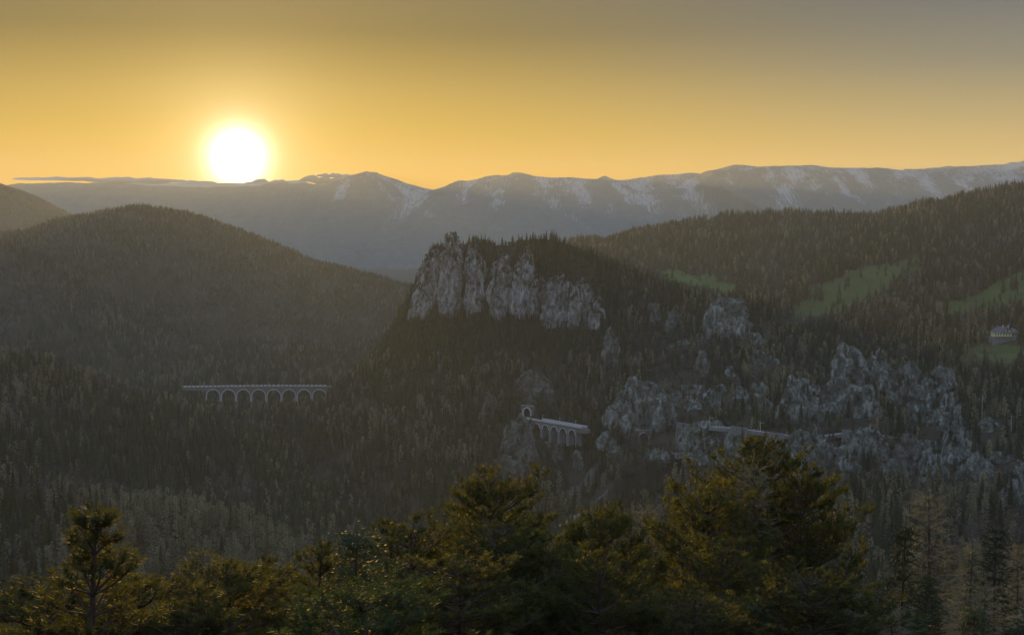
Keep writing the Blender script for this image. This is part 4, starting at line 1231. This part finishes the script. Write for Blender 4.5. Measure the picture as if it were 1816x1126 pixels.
def near_tree(seed, h, crown0, R, kind='pine', tuft='mid', whorls=14, limbs=5, prof='cone', twig=.30, dens=1.0, clump=0.0):
    g = np.random.default_rng(seed)
    segs = []; tp = []; td = []
    # trunk with a slight bend
    bx, by = g.normal(0, .015, 2); ph = g.uniform(0, TAU); n = 9
    def axis(z): f = z / h; return np.array([bx * z + .12 * math.sin(3 * f + ph) * f, by * z + .12 * math.cos(2.6 * f + ph) * f, z])
    r0 = h * .0125 + .03
    for i in range(n):
        z0, z1 = h * i / n, h * (i + 1) / n
        segs.append([*axis(z0), r0 * (1 - i / n) + .012, *axis(z1), r0 * (1 - (i + 1) / n) + .012])
    def curve(p0, d0, L, up, m=5):
        P = [p0]; d = d0.copy()
        for k in range(m):
            d = unit(d + np.array([0, 0, up]) + g.normal(0, .07, 3)); P.append(P[-1] + d * L / m)
        return np.array(P)
    for w in range(whorls):
        t = (w + .5) / whorls
        z = h * (crown0 + (1 - crown0) * t * .985)
        if prof == 'cone': Lr = R * (1 - t) ** .75 * (.75 + .35 * math.sin(w * 2.3 + seed))
        elif prof == 'round': Lr = R * min(1, ((1 - t) / .30)) ** .5 * (.78 + .22 * min(1, t * 2.5)) * (.84 + .22 * math.sin(w * 1.9 + seed))
        else: Lr = R * (1 - t) ** .9
        Lr = max(Lr, .16 * R * (1 if kind == 'pine' else .5))
        for b in range(limbs):
            if g.uniform() > .93 * min(1, dens * 1.1): continue
            a = TAU * b / limbs + w * 1.1 + g.uniform(-.4, .4)
            L = Lr * g.uniform(.65, 1.18)
            el = {'pine': -.05 + (.95 if prof == 'cone' else .70) * t ** (1.6 if prof == 'cone' else 3), 'spruce': -.28 + .6 * t, 'larch': -.10 + .5 * t ** 2}[kind] + g.uniform(-.12, .12)
            d0 = np.array([math.cos(a) * math.cos(el), math.sin(a) * math.cos(el), math.sin(el)])
            p0 = axis(z + g.uniform(-.1, .1) * h / whorls)
            P = curve(p0, d0, L, {'pine': .13, 'spruce': .05, 'larch': .03}[kind])
            rb = .012 + L * .013
            m = len(P) - 1
            for k in range(m): segs.append([*P[k], rb * (1 - k / m) + .006, *P[k + 1], rb * (1 - (k + 1) / m) + .006])
            # side twigs
            nt_ = max(3, int(L / twig * 1.5 * dens))
            for q in range(nt_):
                s_ = (.22 if kind != 'pine' else .30) + (.8 if kind != 'pine' else .70) * (q + g.uniform(0, 1)) / nt_
                s_ = min(s_, .999); k = int(s_ * m); f = s_ * m - k
                pp = P[k] * (1 - f) + P[k + 1] * f; dd = unit(P[k + 1] - P[k])
                sd = unit(np.cross(dd, [0, 0, 1])) * (1 if q % 2 else -1)
                lt = (.22 + .42 * L * (1 - s_) ** .8 * g.uniform(.6, 1.2)) * (1 if kind == 'pine' else .8)
                dt = unit(dd * .75 + sd * g.uniform(.5, 1.1) + np.array([0, 0, {'pine': .30, 'spruce': -.25, 'larch': -.22}[kind]]) + g.normal(0, .12, 3))
                e_ = pp + dt * lt
                segs.append([*pp, .009, *e_, .005])
                kk = max(1, int(lt / (twig * .95)))
                for j in range(kk):
                    f2 = (j + 1) / kk
                    tp.append(pp + dt * lt * f2)
                    td.append(unit(dt * .8 + np.array([0, 0, {'pine': .75, 'spruce': -.12, 'larch': -.1}[kind]]) + g.normal(0, .28, 3)))
                    if kind == 'pine' and g.uniform() < .55:
                        sd2 = unit(np.cross(dt, [0, 0, 1])) * (1 if g.uniform() < .5 else -1)
                        tp.append(pp + dt * lt * f2 * .8 + sd2 * .12); td.append(unit(sd2 + dt * .5 + np.array([0, 0, .6])))
            tp.append(P[-1]); td.append(unit(P[-1] - P[-2] + np.array([0, 0, .5 if kind == 'pine' else 0])))
    tp.append(axis(h)); td.append(np.array([0, 0, 1.]))
    for k in range(4):
        tp.append(axis(h * (.97 - .012 * k))); td.append(unit(np.array([math.cos(k * 1.7), math.sin(k * 1.7), 1.1])))
    tp, td = np.array(tp), np.array(td)
    if clump:      # thin out by patches so that light passes through and layers separate
        nz = noise3(tp[:, 0] / (R * .38), tp[:, 1] / (R * .38), tp[:, 2] / (R * .22), seed)
        kp = nz > -.16 + .0 * clump; tp, td = tp[kp], td[kp]
    Tm = TUFT[tuft]; Fm = frames(td, g); sc = g.uniform(.8, 1.2, len(tp))
    V = np.einsum('vk,mkj->mvj', Tm, Fm) * sc[:, None, None] + (tp - td * .12)[:, None, :]
    V = V.reshape(-1, 3); Fc = np.arange(len(V)).reshape(-1, 3)
    tv, tf = tubes(segs, 5)
    return (V, Fc), (tv, tf)
NEARM = {}
def near_mesh(key, mat, **kw):
    (V, Fc), (tv, tf) = near_tree(**kw)
    NEARM[key] = (mesh_np(key + '_crown', V, Fc, M[mat]), mesh_np(key + '_trunk', tv, tf, M['bark'], smooth=True), kw['h'])
near_mesh('open_pine', 'pine', seed=11, h=8.0, crown0=.12, R=2.5, tuft='fine', whorls=14, limbs=6, prof='cone', twig=.26, dens=1.0)
near_mesh('bushy_pine', 'pine', seed=12, h=8.0, crown0=.15, R=2.0, tuft='fine', whorls=17, limbs=6, prof='round', twig=.24)
near_mesh('thin_pine', 'pine', seed=13, h=9.0, crown0=.3, R=1.7, tuft='fine', whorls=12, limbs=5, prof='cone', twig=.30, dens=.75)
near_mesh('round_pine', 'pine', seed=14, h=18.0, crown0=.25, R=4.4, tuft='coarse', whorls=24, limbs=8, prof='round', twig=.38, clump=.6)
near_mesh('broad_pine', 'pine', seed=15, h=17.0, crown0=.2, R=4.2, tuft='coarse', whorls=22, limbs=8, prof='round', twig=.42, clump=.6)
near_mesh('tall_pine', 'pine', seed=16, h=24.0, crown0=.35, R=4.8, tuft='coarse', whorls=23, limbs=8, prof='round', twig=.42, clump=.7)
near_mesh('dense_spruce', 'spruce', seed=17, h=15.0, crown0=.1, R=2.5, kind='spruce', tuft='spruce', whorls=30, limbs=6, prof='cone', twig=.42)
near_mesh('slim_spruce', 'spruce', seed=18, h=19.0, crown0=.12, R=2.6, kind='spruce', tuft='spruce', whorls=34, limbs=6, prof='cone', twig=.44)
near_mesh('near_larch', 'larchnear', seed=19, h=20.0, crown0=.15, R=3.2, kind='larch', tuft='larch', whorls=38, limbs=6, prof='larch', twig=.26)
near_mesh('slim_larch', 'larchnear', seed=20, h=18.0, crown0=.2, R=2.5, kind='larch', tuft='larch', whorls=36, limbs=6, prof='larch', twig=.26)
near_mesh('young_pine', 'pineyoung', seed=21, h=6.0, crown0=.1, R=2.3, tuft='fine', whorls=13, limbs=6, prof='round', twig=.24)

CATS = {'pine': 'pine', 'spruce': 'spruce', 'larch': 'larch'}
def plant(key, px, py, D, label, rz=0.0, wide=1.0, group='trees standing close below the viewpoint', mat=None):
    x, y, zt = pt(px, py, D)
    zg = float(near_h(np.array([x]), np.array([y]))[0])
    mc, mt, h0 = NEARM[key]
    sc = (zt - zg) / h0
    nm = 'pine_tree' if 'pine' in key else ('larch_tree' if 'larch' in key else 'spruce_tree')
    o = empty(nm, (x, y, zg - .25), rz)
    k = max(min(sc, 1.35), .95) * wide * 1.22
    o.scale = (k, k, sc)
    link('crown', mc, o); link('trunk', mt, o)
    return tag(o, label, nm.split('_')[0], group)
plant('open_pine', 162, 908, 27, 'open young pine with dark round needle tufts at the lower left corner', .3, 1.3)
plant('bushy_pine', 408, 996, 33, 'bushy golden rimmed pine just right of the open corner pine', 1.3, 1.2)
plant('bushy_pine', 245, 1022, 31, 'rounded pine directly behind the right branches of the open corner pine', 5.1, 1.1)
plant('bushy_pine', 60, 1035, 30, 'rounded pine behind the left branches of the open corner pine', 3.7, 1.1)
plant('bushy_pine', 462, 1015, 37, 'small round pine between the bushy pine and the slim upright shoots', 4.4, 1.0)
plant('broad_pine', 570, 985, 55, 'broad pine showing behind the thin bare stemmed pine', 2.2, .8)
plant('bushy_pine', 330, 1060, 29, 'low pine filling the gap between the open corner pine and the bushy one', 2.4)
plant('thin_pine', 534, 958, 36, 'thin pine with bare brown twigs and a visible stem', .7)
plant('thin_pine', 478, 985, 40, 'slim upright pine shoots left of the thin bare stemmed pine', 2.6, .8)
plant('dense_spruce', 622, 935, 48, 'dark pointed spruce between the thin pine and the big rounded pines', .5, 1.25)
plant('young_pine', 655, 1052, 28, 'fresh green low pine at the bottom below the dark pointed spruce', 1.1, 1.25)
plant('broad_pine', 735, 925, 58, 'broad pine forming the left shoulder of the big middle group', .9)
plant('round_pine', 868, 838, 66, 'tallest rounded pine of the middle group', 2.0, .88)
plant('round_pine', 905, 925, 57, 'wide golden pine in front of the tallest rounded one', 4.0, 1.0)
plant('broad_pine', 800, 985, 50, 'low broad pine at the foot of the middle group', 3.0, .9)
plant('broad_pine', 988, 975, 56, 'lower right pine of the middle group', 5.2, .85)
plant('bushy_pine', 1077, 914, 62, 'narrow topped golden pine standing between the two big groups', .4, 1.2)
plant('broad_pine', 1060, 975, 52, 'wide pine under the narrow topped golden one', 1.4, .75)
plant('slim_larch', 1156, 893, 72, 'thin brown larch between the narrow topped pine and the tallest pine', .2, .8)
plant('broad_pine', 1243, 862, 70, 'pine with layered golden branches left of the tallest pine', 2.5, .9)
plant('tall_pine', 1352, 784, 76, 'tallest foreground pine with a spreading crown', 1.2, 1.0)
plant('near_larch', 1347, 812, 71, 'pale twiggy larch mixed into the crown of the tallest pine', 1.0, .8)
plant('broad_pine', 1425, 850, 73, 'right shoulder pine beside the tallest one', 4.4, .75)
plant('broad_pine', 1300, 965, 62, 'dark pine in front of the trunk of the tallest one', .1, .85)
plant('slim_spruce', 1480, 990, 66, 'dark spruce closing the right side of the tallest pine group', .8, 1.1)
plant('slim_larch', 1517, 1045, 60, 'small pale larch at the bottom right of the tallest pine group', .8, .7)
plant('slim_spruce', 1592, 920, 74, 'dark spruce left of the pale leafless larch at lower right', 2.2, .95)
plant('near_larch', 1660, 866, 84, 'tall pale leafless larch at lower right', .6, .95)
plant('near_larch', 1718, 948, 78, 'brown larch just right of the tall pale one', 2.9, .8)
plant('slim_spruce', 1776, 925, 76, 'reddish rimmed dark spruce close to the right edge', 4.0, .9)
plant('near_larch', 1808, 950, 88, 'larch half cut by the right edge', 1.9, .8)
plant('slim_spruce', 1640, 1010, 66, 'low dark spruce under the tall pale larch', 3.1, .9)
plant('slim_larch', 1745, 1030, 66, 'low reddish larch at the bottom near the right edge', 5.0, .8)
g = np.random.default_rng(44)
fill = ['round_pine', 'broad_pine', 'round_pine', 'dense_spruce', 'broad_pine', 'tall_pine']
q = 0
for px in np.arange(-60, 1900, 36):
    D = float(g.uniform(52, 82)); px = float(px + g.uniform(-14, 14))
    base = float(np.interp(px, FGTOP[:, 0], FGTOP[:, 1]))
    py = max(base + g.uniform(55, 110), (1015 if 330 < px < 1500 else 1050) + g.uniform(0, 55))
    kf = fill[q % 6] if px < 1500 else ['slim_spruce', 'near_larch', 'dense_spruce'][q % 3]
    sp_ = 'pine' if 'pine' in kf else ('larch' if 'larch' in kf else 'spruce')
    sd_ = 'under the open corner pine' if px < 340 else ('left of the middle pine group' if px < 700 else ('under the big middle pine group' if px < 1120 else ('under the tallest pine group' if px < 1500 else 'under the bare larches at lower right')))
    ad_ = dict(pine='dark low pine crown', larch='brownish low larch', spruce='dark low spruce')[sp_]
    plant(kf, px, py, D, f'{ad_} {sd_} at the bottom edge', float(g.uniform(0, 6)), .9, f'low {sp_} trees {sd_}')
    q += 1

# ------------------------------------------------------------------ clouds on the left skyline (beyond the haze)
cm = bpy.data.materials.new('cloud'); cm.use_nodes = True
t = cm.node_tree; t.nodes.clear()
pv = N(t, 'ShaderNodeVolumePrincipled'); o_ = N(t, 'ShaderNodeOutputMaterial')
pv.inputs['Density'].default_value = .12; pv.inputs['Color'].default_value = (.75, .75, .78, 1); pv.inputs['Anisotropy'].default_value = .2
t.links.new(pv.outputs[0], o_.inputs['Volume'])
def cloud(x0, x1, yc, th, seed, label, D=12500, slope=0.0):
    g = np.random.default_rng(seed)
    V, Fc = ICO[4]; V = V.copy()
    m_ = D / F; w = (x1 - x0) * m_ / 2; h = th * m_ / 2
    X = V[:, 0] * w; Y = V[:, 1] * w * .35; Z = V[:, 2] * h
    env = np.sqrt(np.clip(1 - V[:, 0] ** 2, 0, 1))
    n = fbm(X / (w * .18) + seed * 7, Y / (w * .3), Z / (h * 3), 5, seed, .6)
    n2 = fbm(X / (w * .45) + seed * 3, Y / w, 0, 2, seed + 4)
    Z = Z * (1 + .9 * n) + h * 1.1 * n * env + h * 1.2 * n2 * env + slope * X * 1.0
    c_ = pt((x0 + x1) / 2, yc, D)
    return tag(link('cloud', mesh_np('cloud', np.stack([X, Y, Z], 1), Fc, cm, smooth=True), None, c_), label, 'cloud')
cloud(20, 190, 318, 5, 1, 'long thin dark cloud streak at the far left of the skyline')
cloud(150, 330, 321, 7, 2, 'second thin dark cloud streak left of the sun')
cloud(320, 385, 324, 4, 3, 'short bright edged cloud just left of the sun')
cloud(100, 620, 331, 12, 4, 'long low cloud bank lying on the ridge under the sun')
cloud(430, 545, 326, 9, 5, 'bright edged cloud lying right under the sun')
cloud(530, 628, 320, 11, 6, 'ragged golden edged cloud rising to the pointed summit', slope=-.0)
cloud(560, 630, 312, 6, 7, 'small torn cloud above the pointed summit shoulder')
